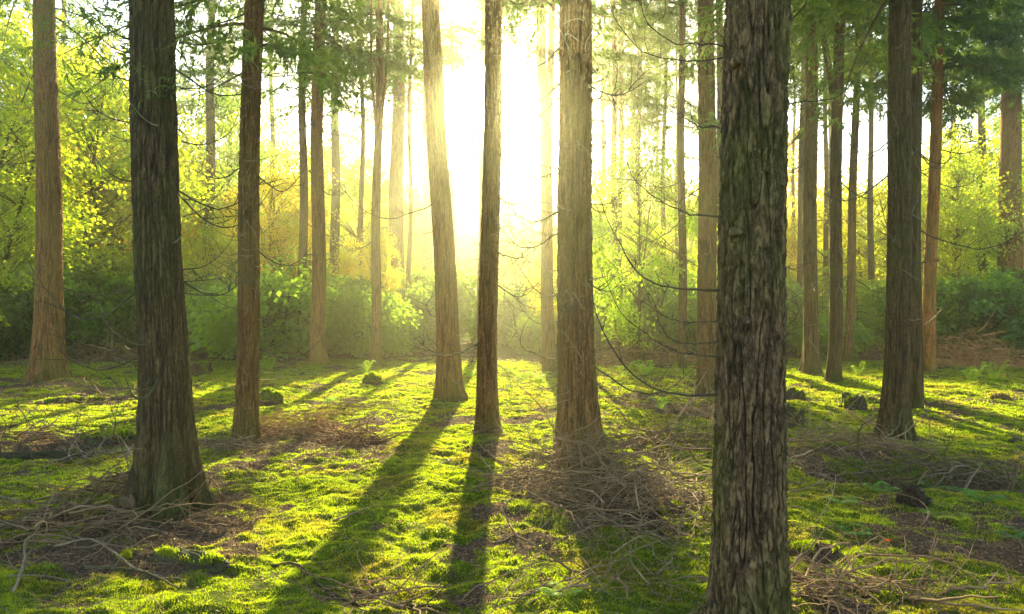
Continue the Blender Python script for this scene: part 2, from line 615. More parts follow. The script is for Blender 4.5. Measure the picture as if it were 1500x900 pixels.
def conifer_branch(mb_l, mb_w, r, p0, az, L, droop, dens=1.0, nl=0.14, nw=0.034):
    """a live conifer branch: wood, side twigs, hanging sprays of needles"""
    d = np.array([math.cos(az), math.sin(az), 0.12])
    n = 9
    t = np.linspace(0, 1, n)
    pts = p0 + d[None, :] * (t * L)[:, None]
    pts[:, 2] += -droop * L * t ** 2.0 + 0.05 * L * np.sin(t * 3 + r.uniform(0, 3))
    pts[:, 0] += 0.06 * L * np.sin(t * 2.5 + r.uniform(0, 6)) * t
    pts[:, 1] += 0.06 * L * np.sin(t * 2.5 + r.uniform(0, 6)) * t
    if mb_w is not None:
        mb_w.tube(pts, np.linspace(0.012 + 0.006 * L, 0.004, n), 3, False)
    side = np.array([-d[1], d[0], 0])
    nt_ = max(4, int(L * 9 * dens))
    tt = r.uniform(0.12, 1.0, nt_)
    for t0 in tt:
        base = np.array([np.interp(t0, t, pts[:, k]) for k in range(3)])
        sgn = r.choice([-1, 1])
        tl = L * 0.34 * (1.15 - t0) + 0.16
        td = side * sgn * r.uniform(0.6, 1.0) + d * r.uniform(0.4, 0.9) + np.array([0, 0, r.uniform(-0.55, -0.05)])
        td /= np.linalg.norm(td)
        m = max(5, int(tl * 34 * dens))
        s = r.uniform(0, 1, m)
        pos = base + td * (s * tl)[:, None]
        pos[:, 2] -= (s ** 2) * tl * 0.25
        dd = td[None, :] * 0.8 + r.normal(size=(m, 3)) * 0.55
        dd[:, 2] -= 0.25
        up = np.tile([0, 0, 1.0], (m, 1)) + r.normal(size=(m, 3)) * 0.5
        mb_l.leaves(pos, dd, up, nl * r.uniform(0.6, 1.3, m), nw * r.uniform(0.7, 1.3, m), 0.05)


def make_conifer_crown(seed, H, R, per, dens, droop=0.45):
    r = np.random.default_rng(seed)
    ml, mw = MB(), MB()
    z = 0.0
    while z < H:
        f = z / H
        for _ in range(r.integers(per[0], per[1] + 1)):
            L = R * (1 - f) ** 0.75 * r.uniform(0.55, 1.1) + 0.25
            conifer_branch(ml, mw, r, np.array([0, 0, z + r.uniform(-0.3, 0.3)]), r.uniform(0, 6.283), L, droop * r.uniform(0.6, 1.3) * (1 - 0.5 * f), dens)
        z += r.uniform(0.4, 0.75)
    return ml.mesh("crown", M_NEEDLE), mw.mesh("branches", M_BARK)


def make_broadleaf(seed, H, R, z0, n_spray, per_spray, leaf=0.085, spray_r=0.55, layered=0.25, trunk_r=0.09, mat=None, forks=1, nf=0.55):
    """trunk, limbs and a crown of layered leaf sprays with gaps"""
    r = np.random.default_rng(seed)
    mw, ml = MB(), MB()
    stems = []
    for k in range(forks):
        sp_ = (0.12 if forks < 4 else 0.35) * (forks > 1)
        d = np.array([r.normal() * sp_, r.normal() * sp_, 1.0])
        pts = wiggly(r, (r.normal() * 0.05 * forks, r.normal() * 0.05 * forks, -0.1), d, H * 0.93, 12, 0.22, 0.25)
        mw.tube(pts, np.linspace(trunk_r, trunk_r * 0.15, 12), 7, False)
        stems.append(pts)
    cz, hz_ = (z0 + H) / 2, (H - z0) / 2
    done = 0
    tries = 0
    while done < n_spray and tries < n_spray * 30:
        tries += 1
        u = r.normal(size=3)
        u /= np.linalg.norm(u)
        rad = r.uniform(0.25, 1.0) ** 0.5
        c = np.array([u[0] * R * rad, u[1] * R * rad, cz + u[2] * hz_ * rad])
        if noise3(c[0] * nf + seed, c[1] * nf, c[2] * nf * 1.3) < 0.03:
            continue
        done += 1
        st = stems[r.integers(len(stems))]
        i = int(np.clip((c[2] - 0.35 * math.hypot(c[0], c[1])) / (H * 0.93) * 11, 1, 10))
        a = st[i]
        mid = (a + c) / 2 + r.normal(size=3) * 0.15 + np.array([0, 0, 0.25])
        q = curve_pts([a, mid, c], 6)
        mw.tube(q, np.linspace(0.014, 0.003, 6), 3, False)
        m = int(per_spray * r.uniform(0.6, 1.4))
        sr = spray_r * r.uniform(0.7, 1.4)
        ph = r.uniform(0, 6.283, m)
        rr = sr * np.sqrt(r.uniform(0, 1, m))
        tilt = r.normal(size=2) * 0.25
        p = np.stack([np.cos(ph) * rr, np.sin(ph) * rr, np.zeros(m)], -1)
        p[:, 2] = p[:, 0] * tilt[0] + p[:, 1] * tilt[1] + r.normal(size=m) * layered * sr - 0.25 * rr ** 2 / sr
        dd = p.copy()
        dd[:, 2] = -0.25
        dd += r.normal(size=(m, 3)) * 0.35 * sr
        up = np.tile([0, 0, 1.0], (m, 1)) + r.normal(size=(m, 3)) * 0.55
        ls = leaf * r.uniform(0.6, 1.3, m)
        ml.leaves(c + p, dd, up, ls, ls * 0.75, 0.12)
    return ml.mesh("crown", mat or M_LEAF), mw.mesh("trunk", M_BARK)


# ------------------------------------------------------------------ trees with trunks in view
CROWNS = [make_conifer_crown(21, 13.0, 3.2, (2, 4), 1.1), make_conifer_crown(22, 11.0, 2.8, (2, 3), 1.0),
          make_conifer_crown(23, 14.0, 3.5, (2, 4), 1.0, 0.55), None, make_conifer_crown(24, 11.0, 3.0, (4, 6), 1.7, 0.6)]
SPARSE = [make_conifer_crown(31, 9.0, 2.5, (2, 3), 1.0)]


def dead_branch_mesh(r, start, az, L, droop, rise, rad, twigs=6, tl=0.35, depth=1, el=0.0):
    """an old bare branch: out, sagging, tip sweeping up, with curly twigs"""
    mb = MB()
    n = 12
    t = np.linspace(0, 1, n)
    d = np.array([math.cos(az), math.sin(az)])
    pts = np.zeros((n, 3))
    side = np.array([-d[1], d[0]])
    ws = r.uniform(-0.15, 0.15)
    pts[:, :2] = d[None, :] * (t * L)[:, None] + side[None, :] * (ws * L * t ** 2)[:, None]
    pts[:, 2] = el * t * L - droop * L * np.sin(np.clip(t * 1.35, 0, 1) * np.pi / 2) + (droop + rise) * L * np.clip(t - 0.3, 0, 1) ** 2.0 * 1.6
    pts += start
    pts[1:-1] += r.normal(size=(n - 2, 3)) * 0.006 * L
    mb.tube(pts, np.linspace(rad, rad * 0.25, n), 5)
    side_twigs(mb, r, pts, rad, twigs, tl, depth)
    return mb.mesh("dead_branch", M_BRANCH, True)


def wisps_mesh(r, lean, r0, z_lo, z_hi, count, length=0.5, rad=0.0026, spread=0.7):
    """thin pale shoots that curl around and off the trunk"""
    out = []
    for _ in range(count):
        mb = MB()
        a = r.uniform(0, 6.283)
        z = r.uniform(z_lo, z_hi)
        p = np.array([lean[0] * z + math.cos(a) * r0 * 0.95, lean[1] * z + math.sin(a) * r0 * 0.95, z])
        tang = np.array([-math.sin(a), math.cos(a), 0]) * r.choice([-1, 1])
        d = np.array([math.cos(a), math.sin(a), 0]) * r.uniform(0.35, 1.0) * spread + tang * r.uniform(0.2, 1.0) + np.array([0, 0, r.uniform(-1.0, 0.3)])
        L = length * r.uniform(0.4, 1.3)
        q = wiggly(r, p, d, L, 9, 1.5, r.uniform(-0.6, 1.4))
        mb.tube(q, np.linspace(rad, rad * 0.4, 9) * r.uniform(0.7, 1.6), 3, False)
        if r.random() < 0.6:
            side_twigs(mb, r, q, rad, 2, L * 0.4)
        out.append(mb.mesh("twig", M_TWIG, True))
    return out


TREES = [
    # label, base px, base py, px at y=0, width at y=300, width hint flare, crown bottom py (None = above frame z0), crown kind, tint, wisps, dead branches
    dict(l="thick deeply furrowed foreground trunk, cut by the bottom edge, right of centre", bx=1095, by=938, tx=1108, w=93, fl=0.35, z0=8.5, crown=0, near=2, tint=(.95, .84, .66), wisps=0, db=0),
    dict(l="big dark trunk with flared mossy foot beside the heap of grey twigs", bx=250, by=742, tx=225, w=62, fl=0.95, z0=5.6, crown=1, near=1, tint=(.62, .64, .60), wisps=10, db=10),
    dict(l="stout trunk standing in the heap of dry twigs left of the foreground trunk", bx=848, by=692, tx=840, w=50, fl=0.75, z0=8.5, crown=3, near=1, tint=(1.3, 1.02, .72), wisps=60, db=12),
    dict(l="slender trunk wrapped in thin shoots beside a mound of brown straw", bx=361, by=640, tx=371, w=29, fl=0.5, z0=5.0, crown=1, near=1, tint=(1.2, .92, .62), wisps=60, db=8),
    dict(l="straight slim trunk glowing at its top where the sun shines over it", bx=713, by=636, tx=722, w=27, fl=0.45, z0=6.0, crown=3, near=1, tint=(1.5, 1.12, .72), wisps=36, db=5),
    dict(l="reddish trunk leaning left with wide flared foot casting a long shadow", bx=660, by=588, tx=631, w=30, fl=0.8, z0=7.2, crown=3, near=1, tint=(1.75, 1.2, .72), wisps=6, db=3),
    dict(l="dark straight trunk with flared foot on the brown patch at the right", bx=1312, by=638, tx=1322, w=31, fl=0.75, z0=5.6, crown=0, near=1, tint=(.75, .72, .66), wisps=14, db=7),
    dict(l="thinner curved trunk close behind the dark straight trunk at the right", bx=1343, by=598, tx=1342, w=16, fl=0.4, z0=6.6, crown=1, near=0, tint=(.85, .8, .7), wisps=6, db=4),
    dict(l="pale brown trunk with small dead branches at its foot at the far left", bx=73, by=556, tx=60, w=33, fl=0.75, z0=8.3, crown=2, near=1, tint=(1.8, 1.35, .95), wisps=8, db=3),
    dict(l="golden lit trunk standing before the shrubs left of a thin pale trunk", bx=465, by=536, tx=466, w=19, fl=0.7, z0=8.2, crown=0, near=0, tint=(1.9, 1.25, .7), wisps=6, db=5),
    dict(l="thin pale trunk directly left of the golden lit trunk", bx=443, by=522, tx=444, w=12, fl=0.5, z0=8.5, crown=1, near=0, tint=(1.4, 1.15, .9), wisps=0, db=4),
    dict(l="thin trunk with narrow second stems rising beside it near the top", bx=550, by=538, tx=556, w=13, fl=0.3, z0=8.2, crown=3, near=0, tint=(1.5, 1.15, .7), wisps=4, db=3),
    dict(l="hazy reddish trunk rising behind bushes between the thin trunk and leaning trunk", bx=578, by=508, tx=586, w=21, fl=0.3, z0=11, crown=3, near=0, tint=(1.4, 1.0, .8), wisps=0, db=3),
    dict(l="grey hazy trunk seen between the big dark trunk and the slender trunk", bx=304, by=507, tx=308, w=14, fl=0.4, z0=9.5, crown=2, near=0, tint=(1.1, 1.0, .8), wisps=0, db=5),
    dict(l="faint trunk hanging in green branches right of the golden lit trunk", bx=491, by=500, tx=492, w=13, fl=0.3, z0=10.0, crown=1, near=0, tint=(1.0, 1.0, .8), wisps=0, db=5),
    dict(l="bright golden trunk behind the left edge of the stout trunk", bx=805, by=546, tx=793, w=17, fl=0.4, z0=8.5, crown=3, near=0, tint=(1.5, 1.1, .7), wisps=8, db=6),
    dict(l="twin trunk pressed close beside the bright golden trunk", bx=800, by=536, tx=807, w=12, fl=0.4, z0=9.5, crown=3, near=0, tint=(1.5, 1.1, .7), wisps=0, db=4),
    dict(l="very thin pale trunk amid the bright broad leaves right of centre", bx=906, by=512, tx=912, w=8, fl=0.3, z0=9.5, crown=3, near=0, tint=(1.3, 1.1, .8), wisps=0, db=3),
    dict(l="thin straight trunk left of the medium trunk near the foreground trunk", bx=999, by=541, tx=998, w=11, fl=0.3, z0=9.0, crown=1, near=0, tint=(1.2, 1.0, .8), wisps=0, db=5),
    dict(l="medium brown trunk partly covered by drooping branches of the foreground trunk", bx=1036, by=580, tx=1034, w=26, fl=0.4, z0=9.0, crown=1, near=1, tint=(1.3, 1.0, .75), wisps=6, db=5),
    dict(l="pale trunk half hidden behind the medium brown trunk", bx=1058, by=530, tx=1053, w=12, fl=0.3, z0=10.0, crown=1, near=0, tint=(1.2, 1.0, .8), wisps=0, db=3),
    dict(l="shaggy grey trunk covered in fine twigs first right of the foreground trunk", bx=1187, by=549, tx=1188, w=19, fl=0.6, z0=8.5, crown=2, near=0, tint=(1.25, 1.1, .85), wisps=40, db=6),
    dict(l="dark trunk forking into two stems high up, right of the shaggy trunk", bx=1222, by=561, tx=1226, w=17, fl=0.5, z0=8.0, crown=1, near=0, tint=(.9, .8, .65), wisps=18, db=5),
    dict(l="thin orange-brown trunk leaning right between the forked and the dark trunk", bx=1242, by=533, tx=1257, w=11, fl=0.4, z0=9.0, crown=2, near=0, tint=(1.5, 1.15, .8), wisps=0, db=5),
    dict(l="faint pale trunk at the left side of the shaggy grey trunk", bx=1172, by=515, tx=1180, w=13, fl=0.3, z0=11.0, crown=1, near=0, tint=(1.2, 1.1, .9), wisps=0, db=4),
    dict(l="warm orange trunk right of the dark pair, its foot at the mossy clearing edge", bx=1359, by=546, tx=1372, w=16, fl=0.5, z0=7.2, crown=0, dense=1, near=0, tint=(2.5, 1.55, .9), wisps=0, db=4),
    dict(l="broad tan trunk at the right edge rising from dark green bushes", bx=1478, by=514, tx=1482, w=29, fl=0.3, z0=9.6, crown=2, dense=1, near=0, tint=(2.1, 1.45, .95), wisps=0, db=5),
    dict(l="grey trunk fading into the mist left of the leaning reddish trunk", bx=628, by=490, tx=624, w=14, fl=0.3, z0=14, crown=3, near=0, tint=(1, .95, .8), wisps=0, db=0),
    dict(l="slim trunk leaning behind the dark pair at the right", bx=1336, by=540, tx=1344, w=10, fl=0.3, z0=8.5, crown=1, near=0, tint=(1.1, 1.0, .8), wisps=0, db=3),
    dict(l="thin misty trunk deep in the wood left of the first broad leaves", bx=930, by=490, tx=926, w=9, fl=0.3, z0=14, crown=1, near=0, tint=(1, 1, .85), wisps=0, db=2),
]
tree_roots = []
for ti, T in enumerate(TREES):
    r = np.random.default_rng(100 + ti)
    d = dist_of(T["by"])
    x = (T["bx"] - 750) / FPX * d
    z = float(terrain(x, d)) - 0.03
    ztop = CAM_H + 450 / FPX * d                       # height seen at the top edge
    xt = (T["tx"] - 750) / FPX * d
    lean = ((xt - x) / (ztop - z), r.normal() * 0.006)
    r300 = T["w"] / FPX * d / 2
    H = max(T["z0"] + 9, 17) if T["crown"] < 3 else T["z0"] + 8
    H = min(H, 25)
    taper = 0.55
    z300 = CAM_H + 150 / FPX * d
    r0 = r300 / (1 - taper * z300 / H)
    root = thing("conifer_tree", T["l"], "tree", (x, d, z))
    k = T["near"]
    if k == 2:
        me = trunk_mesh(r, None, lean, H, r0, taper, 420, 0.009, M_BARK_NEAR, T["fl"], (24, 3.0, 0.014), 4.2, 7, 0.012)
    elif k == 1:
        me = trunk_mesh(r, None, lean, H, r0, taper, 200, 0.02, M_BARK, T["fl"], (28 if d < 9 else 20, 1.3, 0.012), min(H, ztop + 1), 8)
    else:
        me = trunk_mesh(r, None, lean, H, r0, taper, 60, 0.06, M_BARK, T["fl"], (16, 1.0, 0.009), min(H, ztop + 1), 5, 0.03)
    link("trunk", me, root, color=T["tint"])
    # crown
    if "dense" in T:
        T["crown"] = 4
    cm = SPARSE[0] if T["crown"] == 3 else CROWNS[T["crown"]]
    hgt = 13.0 if T["crown"] in (0, 2) else 11.0
    if T["crown"] == 3:
        hgt = 9.0
    sc = (H - T["z0"] + 0.6) / hgt
    if T["crown"] != 3:
        sc = max(sc, 0.6)
    cl = (lean[0] * T["z0"], lean[1] * T["z0"], T["z0"] - z)
    rz = r.uniform(0, 6.28)
    c = link("crown", cm[0], root, cl, (1, 1, 1))
    c.rotation_euler = (0, 0, rz)
    c.scale = (1, 1, sc)
    w_ = link("branches", cm[1], root, cl, (1, 1, 1))
    w_.rotation_euler = (0, 0, rz)
    w_.scale = (1, 1, sc)
    if T["wisps"]:
        near = d < 9
        for tm_ in wisps_mesh(r, lean, r0 * 0.9, 0.1 if near else 0.3, min(ztop, T["z0"]), T["wisps"], 0.45 if near else 0.8,
                                 0.0052 if near else 0.009):
            link("twig", tm_, root, color=(1.1, 1.05, 1))
    for q in range(T["db"]):
        zz = r.uniform(max(1.0, 0.12 * d), min(ztop + 0.5, T["z0"] + 1))
        az = r.choice([0.0, math.pi]) + r.normal() * 0.6
        L = r.uniform(0.6, 1.6) * (0.75 if d < 9 else 1.2)
        st = np.array([lean[0] * zz + math.cos(az) * r0 * 0.6, lean[1] * zz + math.sin(az) * r0 * 0.6, zz])
        link("dead_branch", dead_branch_mesh(r, st, az, L, r.uniform(0.15, 0.4), r.uniform(0.0, 0.5), 0.006 + 0.0006 * d, 9, 0.45, 2), root, color=(1, 1, 1))
    tree_roots.append((root, T, lean, r0, d))

# second stems of the forked tree and of the thin trunk
for idx_, (zf, offs) in {22: (6.0, [(-0.45, 4.6)]), 11: (6.2, [(-0.22, 5), (0.3, 5)])}.items():
    root, T, lean, r0, d = tree_roots[idx_]
    r = np.random.default_rng(idx_)
    for ox, up in offs:
        mb = MB()
        p = curve_pts([(lean[0] * zf, 0.0, zf - 0.3), (lean[0] * zf + ox * 0.35, -0.05, zf + 0.5), (lean[0] * zf + ox * 0.8, 0, zf + 2), (lean[0] * zf + ox, 0.1, zf + up)], 14)
        mb.tube(p, np.linspace(r0 * (0.62 if idx_ == 22 else 0.3), r0 * 0.25, 14), 10)
        link("stem", mb.mesh("stem", M_BARK, True), root, color=T["tint"])

# the long drooping dead branches of the foreground trunk, traced at the trunk's own distance
root, T, lean, r0, d = tree_roots[0]
r = np.random.default_rng(77)
for pts2, rad, tw, dy in [
        ([(1072, 70), (1020, 65), (990, 57), (955, 32), (943, -5), (938, -60)], .0055, 5, -.15),
        ([(1072, 80), (1025, 95), (985, 97), (940, 82), (905, 45), (880, 0)], .0055, 6, .25),
        ([(1070, 187), (1040, 185), (1015, 178), (998, 166)], .006, 2, .05),
        ([(1066, 318), (1020, 317), (985, 304), (955, 286), (932, 262), (918, 235)], .0065, 3, .1),
        ([(1064, 426), (1000, 424), (955, 412), (925, 390), (905, 350), (885, 310), (868, 262)], .0062, 6, .2),
        ([(1062, 472), (1000, 468), (970, 456), (940, 436), (905, 405)], .005, 3, .35),
        ([(1062, 500), (1010, 501), (985, 495), (970, 475), (960, 450), (948, 432)], .0048, 3, .0),
        ([(1062, 523), (1010, 521), (975, 510), (940, 487), (912, 462), (898, 438), (884, 395)], .0058, 4, .15),
        ([(1058, 579), (1000, 577), (965, 570), (930, 553), (900, 520), (880, 485), (868, 455), (862, 415)], .0072, 5, -.1),
        ([(1060, 690), (1020, 672), (1000, 640), (985, 600)], .0035, 3, .1),
        ([(1138, 160), (1175, 150), (1230, 140), (1270, 95), (1300, 40)], .005, 4, .3),
        ([(1142, 392), (1165, 396), (1190, 388)], .004, 2, .1)]:
    n = len(pts2)
    ctrl = [at(px, py, d + dy * (i / (n - 1)) ** 1.2 - (0.02 if i else 0)) - np.array(root.location) for i, (px, py) in enumerate(pts2)]
    p = curve_pts(ctrl, 26)
    p[2:-1] += np.cumsum(r.normal(size=(23, 3)) * 0.0035, axis=0) * np.array([.4, 1, 1])
    mb = MB()
    rad = rad * r.uniform(.55, .85)
    rr = np.linspace(rad, rad * 0.35, 26)
    rr[:3] *= (1.9, 1.4, 1.15)
    mb.tube(p, rr, 7)
    side_twigs(mb, r, p, rad, tw + 4, 0.17, 2)
    link("dead_branch", mb.mesh("dead_branch", M_BRANCH, True), root, color=(.8, .8, .8))
# knots and stubs on it
for px, py in ((1082, 88), (1080, 340), (1100, 590), (1092, 470), (1120, 250), (1112, 790), (1090, 672)):
    p = at(px, py, d - r0 * 0.86) - np.array(root.location)
    mb = MB()
    mb.tube(np.array([p + np.array([0, 0.05, 0]), p, p + np.array([0.004, -0.02, -0.004]), p + np.array([0.006, -0.035, -0.006])]), [0.028, 0.022, 0.014, 0.007], 9)
    link("knot", mb.mesh("knot", M_BARK_NEAR, True), root, color=T["tint"])

# tangle of drooping dead branches on the left side of the stout trunk
root, T, lean, r0, d = tree_roots[2]
r = np.random.default_rng(79)
for pts2 in [[(828, 205), (785, 202), (755, 185), (735, 150)], [(828, 248), (785, 240), (752, 215), (738, 180)], [(828, 300), (780, 296), (748, 272), (730, 225)],
             [(828, 345), (790, 342), (758, 318), (740, 270)], [(826, 398), (785, 390), (758, 358), (742, 305)], [(826, 432), (795, 430), (770, 412), (748, 370)],
             [(826, 470), (792, 472), (765, 452), (752, 400), (750, 360)], [(824, 528), (788, 522), (762, 505), (752, 468)], [(824, 560), (795, 566), (775, 556)],
             [(868, 300), (895, 298), (915, 280)], [(868, 420), (900, 425), (925, 400)], [(866, 222), (890, 215), (905, 190)]]:
    n = len(pts2)
    ctrl = [at(px, py, d + r.uniform(-.5, .3) * (i / (n - 1))) - np.array(root.location) for i, (px, py) in enumerate(pts2)]
    p = curve_pts(ctrl, 18)
    p[2:-1] += np.cumsum(r.normal(size=(15, 3)) * .006, axis=0)
    mb = MB()
    rad = r.uniform(.005, .008)
    mb.tube(p, np.linspace(rad, rad * .3, 18), 5)
    side_twigs(mb, r, p, rad, 9, .32, 2)
    link("dead_branch", mb.mesh("dead_branch", M_TWIG, True), root, color=(.8, .75, .6))

# traced side branches of the big dark left trunk
root, T, lean, r0, d = tree_roots[1]
r = np.random.default_rng(78)
for pts2, rad in [
        ([(205, 62), (170, 50), (130, 20), (100, -10)], .008), ([(205, 82), (165, 70), (140, 45), (118, 8)], .007),
        ([(206, 122), (170, 112), (140, 90), (125, 60)], .007), ([(208, 182), (170, 176), (140, 160), (118, 130)], .007),
        ([(208, 268), (175, 262), (150, 245), (130, 215), (120, 180)], .007), ([(212, 208), (180, 205), (150, 190)], .005),
        ([(262, 62), (290, 66), (320, 60), (345, 40)], .006), ([(264, 130), (300, 128), (330, 110), (350, 75)], .006),
        ([(266, 208), (300, 212), (335, 195), (352, 160)], .006), ([(268, 395), (300, 390), (330, 365), (350, 330)], .006),
        ([(270, 430), (310, 432), (340, 415), (352, 395)], .005), ([(268, 318), (300, 305), (330, 270)], .005)]:
    n = len(pts2)
    ctrl = [at(px, py, d + 0.4 * (i / (n - 1)) * math.sin(py)) - np.array(root.location) for i, (px, py) in enumerate(pts2)]
    p = curve_pts(ctrl, 16)
    mb = MB()
    mb.tube(p, np.linspace(rad, rad * 0.3, 16), 5)
    side_twigs(mb, r, p, rad, 7, 0.3, 2)
    link("dead_branch", mb.mesh("dead_branch", M_BRANCH, True), root, color=(1, 1, 1))
    # a few live needle tufts on the tips
    if pts2[-1][1] < 120:
        ml = MB()
        for _ in range(5):
            conifer_branch(ml, None, r, p[r.integers(8, 16)], r.uniform(0, 6.28), r.uniform(0.3, 0.6), 0.6, 1.6, 0.05, 0.008)
        link("needles", ml.mesh("needles", M_NEEDLE), root, color=(1, 1, 1))

REFS = [(73, "the leftmost trunk"), (250, "the big dark trunk"), (361, "the slender shaggy trunk"), (465, "the golden trunk"), (550, "the thin trunk"),
        (660, "the leaning reddish trunk"), (713, "the slim trunk"), (848, "the stout trunk"), (999, "the thin straight trunk"), (1095, "the foreground trunk"),
        (1187, "the shaggy grey trunk"), (1222, "the forked trunk"), (1312, "the dark right trunk"), (1359, "the warm orange trunk"), (1478, "the broad tan trunk")]


def where(px):
    if px < 10:
        return "by the left edge"
    if px > 1505:
        return "by the right edge"
    rx, rn = min(REFS, key=lambda q: abs(q[0] - px))
    dx = px - rx
    if abs(dx) < 12:
        return "behind " + rn
    return ("just " if abs(dx) < 40 else "well ") + ("right of " if dx > 0 else "left of ") + rn


def hue_word(c):
    return "golden" if c[0] > 1.8 and c[1] > 1.1 else "rusty" if c[0] > 1.8 else "yellow-green" if c[0] > 1.2 else "dark green" if c[0] < .7 else "green"


# ------------------------------------------------------------------ broadleaf trees, shrubs and young conifers behind
BL = []
for k, args in enumerate([dict(seed=1, H=10, R=3.6, z0=1.2, n_spray=260, per_spray=62, leaf=.15, spray_r=.7),
                          dict(seed=2, H=12, R=3.8, z0=2.0, n_spray=260, per_spray=62, leaf=.15, spray_r=.7, forks=2),
                          dict(seed=3, H=8, R=3.0, z0=0.8, n_spray=190, per_spray=60, leaf=.13, spray_r=.6, forks=3, trunk_r=.06),
                          dict(seed=4, H=14, R=4.5, z0=2.0, n_spray=260, per_spray=60, leaf=.2, spray_r=.9)]):
    cm, tm = make_broadleaf(**args)
    BL.append((cm, tm, args["H"]))


def broadleaf(px, d, topy, kind, label, color, wide=1.0, group=None, rz=None, cat="tree", name="broadleaf_tree"):
    cm, tm, H0 = BL[kind]
    x = (px - 750) / FPX * d
    z = float(terrain(x, d))
    H = CAM_H + (450 - topy) / FPX * d - z
    s = H / H0
    root = thing(name, label, cat, (x, d, z), group)
    root.scale = (s * wide, s * wide, s)
    root.rotation_euler = (0, 0, (px * 0.37 + d) % 6.28 if rz is None else rz)
    link("trunk", tm, root, color=(1, 1, .85))
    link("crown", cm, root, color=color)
    return root


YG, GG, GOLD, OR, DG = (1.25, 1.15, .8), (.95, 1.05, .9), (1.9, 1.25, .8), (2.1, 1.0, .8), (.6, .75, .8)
for a in [
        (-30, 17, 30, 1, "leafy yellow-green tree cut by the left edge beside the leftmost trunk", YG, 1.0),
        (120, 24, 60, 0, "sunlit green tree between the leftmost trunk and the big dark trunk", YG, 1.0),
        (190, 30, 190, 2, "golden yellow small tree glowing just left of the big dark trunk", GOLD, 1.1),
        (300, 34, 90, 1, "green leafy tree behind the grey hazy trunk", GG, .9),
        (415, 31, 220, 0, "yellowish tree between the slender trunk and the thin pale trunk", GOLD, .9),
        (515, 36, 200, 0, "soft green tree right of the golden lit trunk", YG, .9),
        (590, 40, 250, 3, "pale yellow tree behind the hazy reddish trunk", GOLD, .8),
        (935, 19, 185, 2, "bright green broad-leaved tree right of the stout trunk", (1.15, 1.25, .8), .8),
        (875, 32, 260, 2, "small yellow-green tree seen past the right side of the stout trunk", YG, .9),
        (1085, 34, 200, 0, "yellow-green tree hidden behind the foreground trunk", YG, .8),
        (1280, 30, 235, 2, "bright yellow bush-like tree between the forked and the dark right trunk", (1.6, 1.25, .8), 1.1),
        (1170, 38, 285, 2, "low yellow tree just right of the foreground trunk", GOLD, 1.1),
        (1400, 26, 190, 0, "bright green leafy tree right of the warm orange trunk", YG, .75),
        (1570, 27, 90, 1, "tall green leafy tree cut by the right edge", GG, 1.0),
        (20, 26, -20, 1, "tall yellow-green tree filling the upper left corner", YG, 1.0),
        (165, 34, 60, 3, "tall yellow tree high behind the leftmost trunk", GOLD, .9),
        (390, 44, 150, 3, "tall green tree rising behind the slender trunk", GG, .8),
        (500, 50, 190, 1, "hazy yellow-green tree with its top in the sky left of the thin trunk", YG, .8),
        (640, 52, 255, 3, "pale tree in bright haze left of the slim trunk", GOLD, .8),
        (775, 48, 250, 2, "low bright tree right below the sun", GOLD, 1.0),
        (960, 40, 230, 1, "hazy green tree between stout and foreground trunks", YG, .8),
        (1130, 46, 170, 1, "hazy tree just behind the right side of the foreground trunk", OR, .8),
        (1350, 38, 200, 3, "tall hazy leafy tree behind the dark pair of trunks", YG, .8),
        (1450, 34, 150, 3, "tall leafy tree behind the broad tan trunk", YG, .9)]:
    broadleaf(*a[:5], a[5], a[6])

# the far wood: trees in haze, top line lower in the middle where the sky shows
r = np.random.default_rng(9)
far_pts = []
for ring, (d0, step) in enumerate([(66, 80), (84, 52), (108, 40)]):
    px = -260 - ring * 40
    while px < 1780:
        far_pts.append((px + r.uniform(-12, 12), d0 + r.uniform(-5, 6), ring))
        px += step * r.uniform(0.8, 1.2)
for px, d, ring in far_pts:
    hole = math.exp(-((px - 740) / 190) ** 2)
    edge = smooth01(np.array((abs(px - 740) - 250) / 400.0))
    topy = 285 + 10 * hole - 90 * float(edge) * (1 if px < 740 else .35) + r.uniform(-40, 35)
    topy = max(topy, 450 - (24.5 - CAM_H) / d * FPX)
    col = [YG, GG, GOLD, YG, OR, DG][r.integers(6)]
    lab = "misty %s tree in the %s background row %s" % (hue_word(col), ("front", "middle", "hindmost")[ring], where(px))
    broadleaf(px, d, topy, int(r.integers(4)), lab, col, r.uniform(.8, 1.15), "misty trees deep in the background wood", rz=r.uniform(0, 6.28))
# tall far conifers rising into the top corners
for px, d, k in [(-60, 30, 0), (95, 34, 2), (335, 42, 1), (400, 36, 2), (960, 44, 0), (1075, 38, 0),
                 (1215, 42, 1), (1400, 36, 0), (1440, 30, 1), (1550, 30, 2)]:
    x = (px - 750) / FPX * d
    z = float(terrain(x, d))
    root = thing("conifer_tree", "tall misty conifer behind the leafy trees, " + where(px), "tree", (x, d, z), "tall misty conifers behind the leafy trees")
    rr = r.uniform(.13, .2)
    link("trunk", trunk_mesh(r, None, (r.normal() * .006, 0), 21, rr, .6, 24, .5, M_BARK, .3, (15, 1, .004), 10, 4, .04), root, color=(1.1, 1, .8))
    z0 = CAM_H + .34 * d
    for nm, me in zip(("crown", "branches"), CROWNS[k]):
        c = link(nm, me, root, (0, 0, z0), (1.1, 1.15, .9))
        c.rotation_euler = (0, 0, px)
        c.scale = (.8, .8, max(.35, (21.5 - z0) / 13))

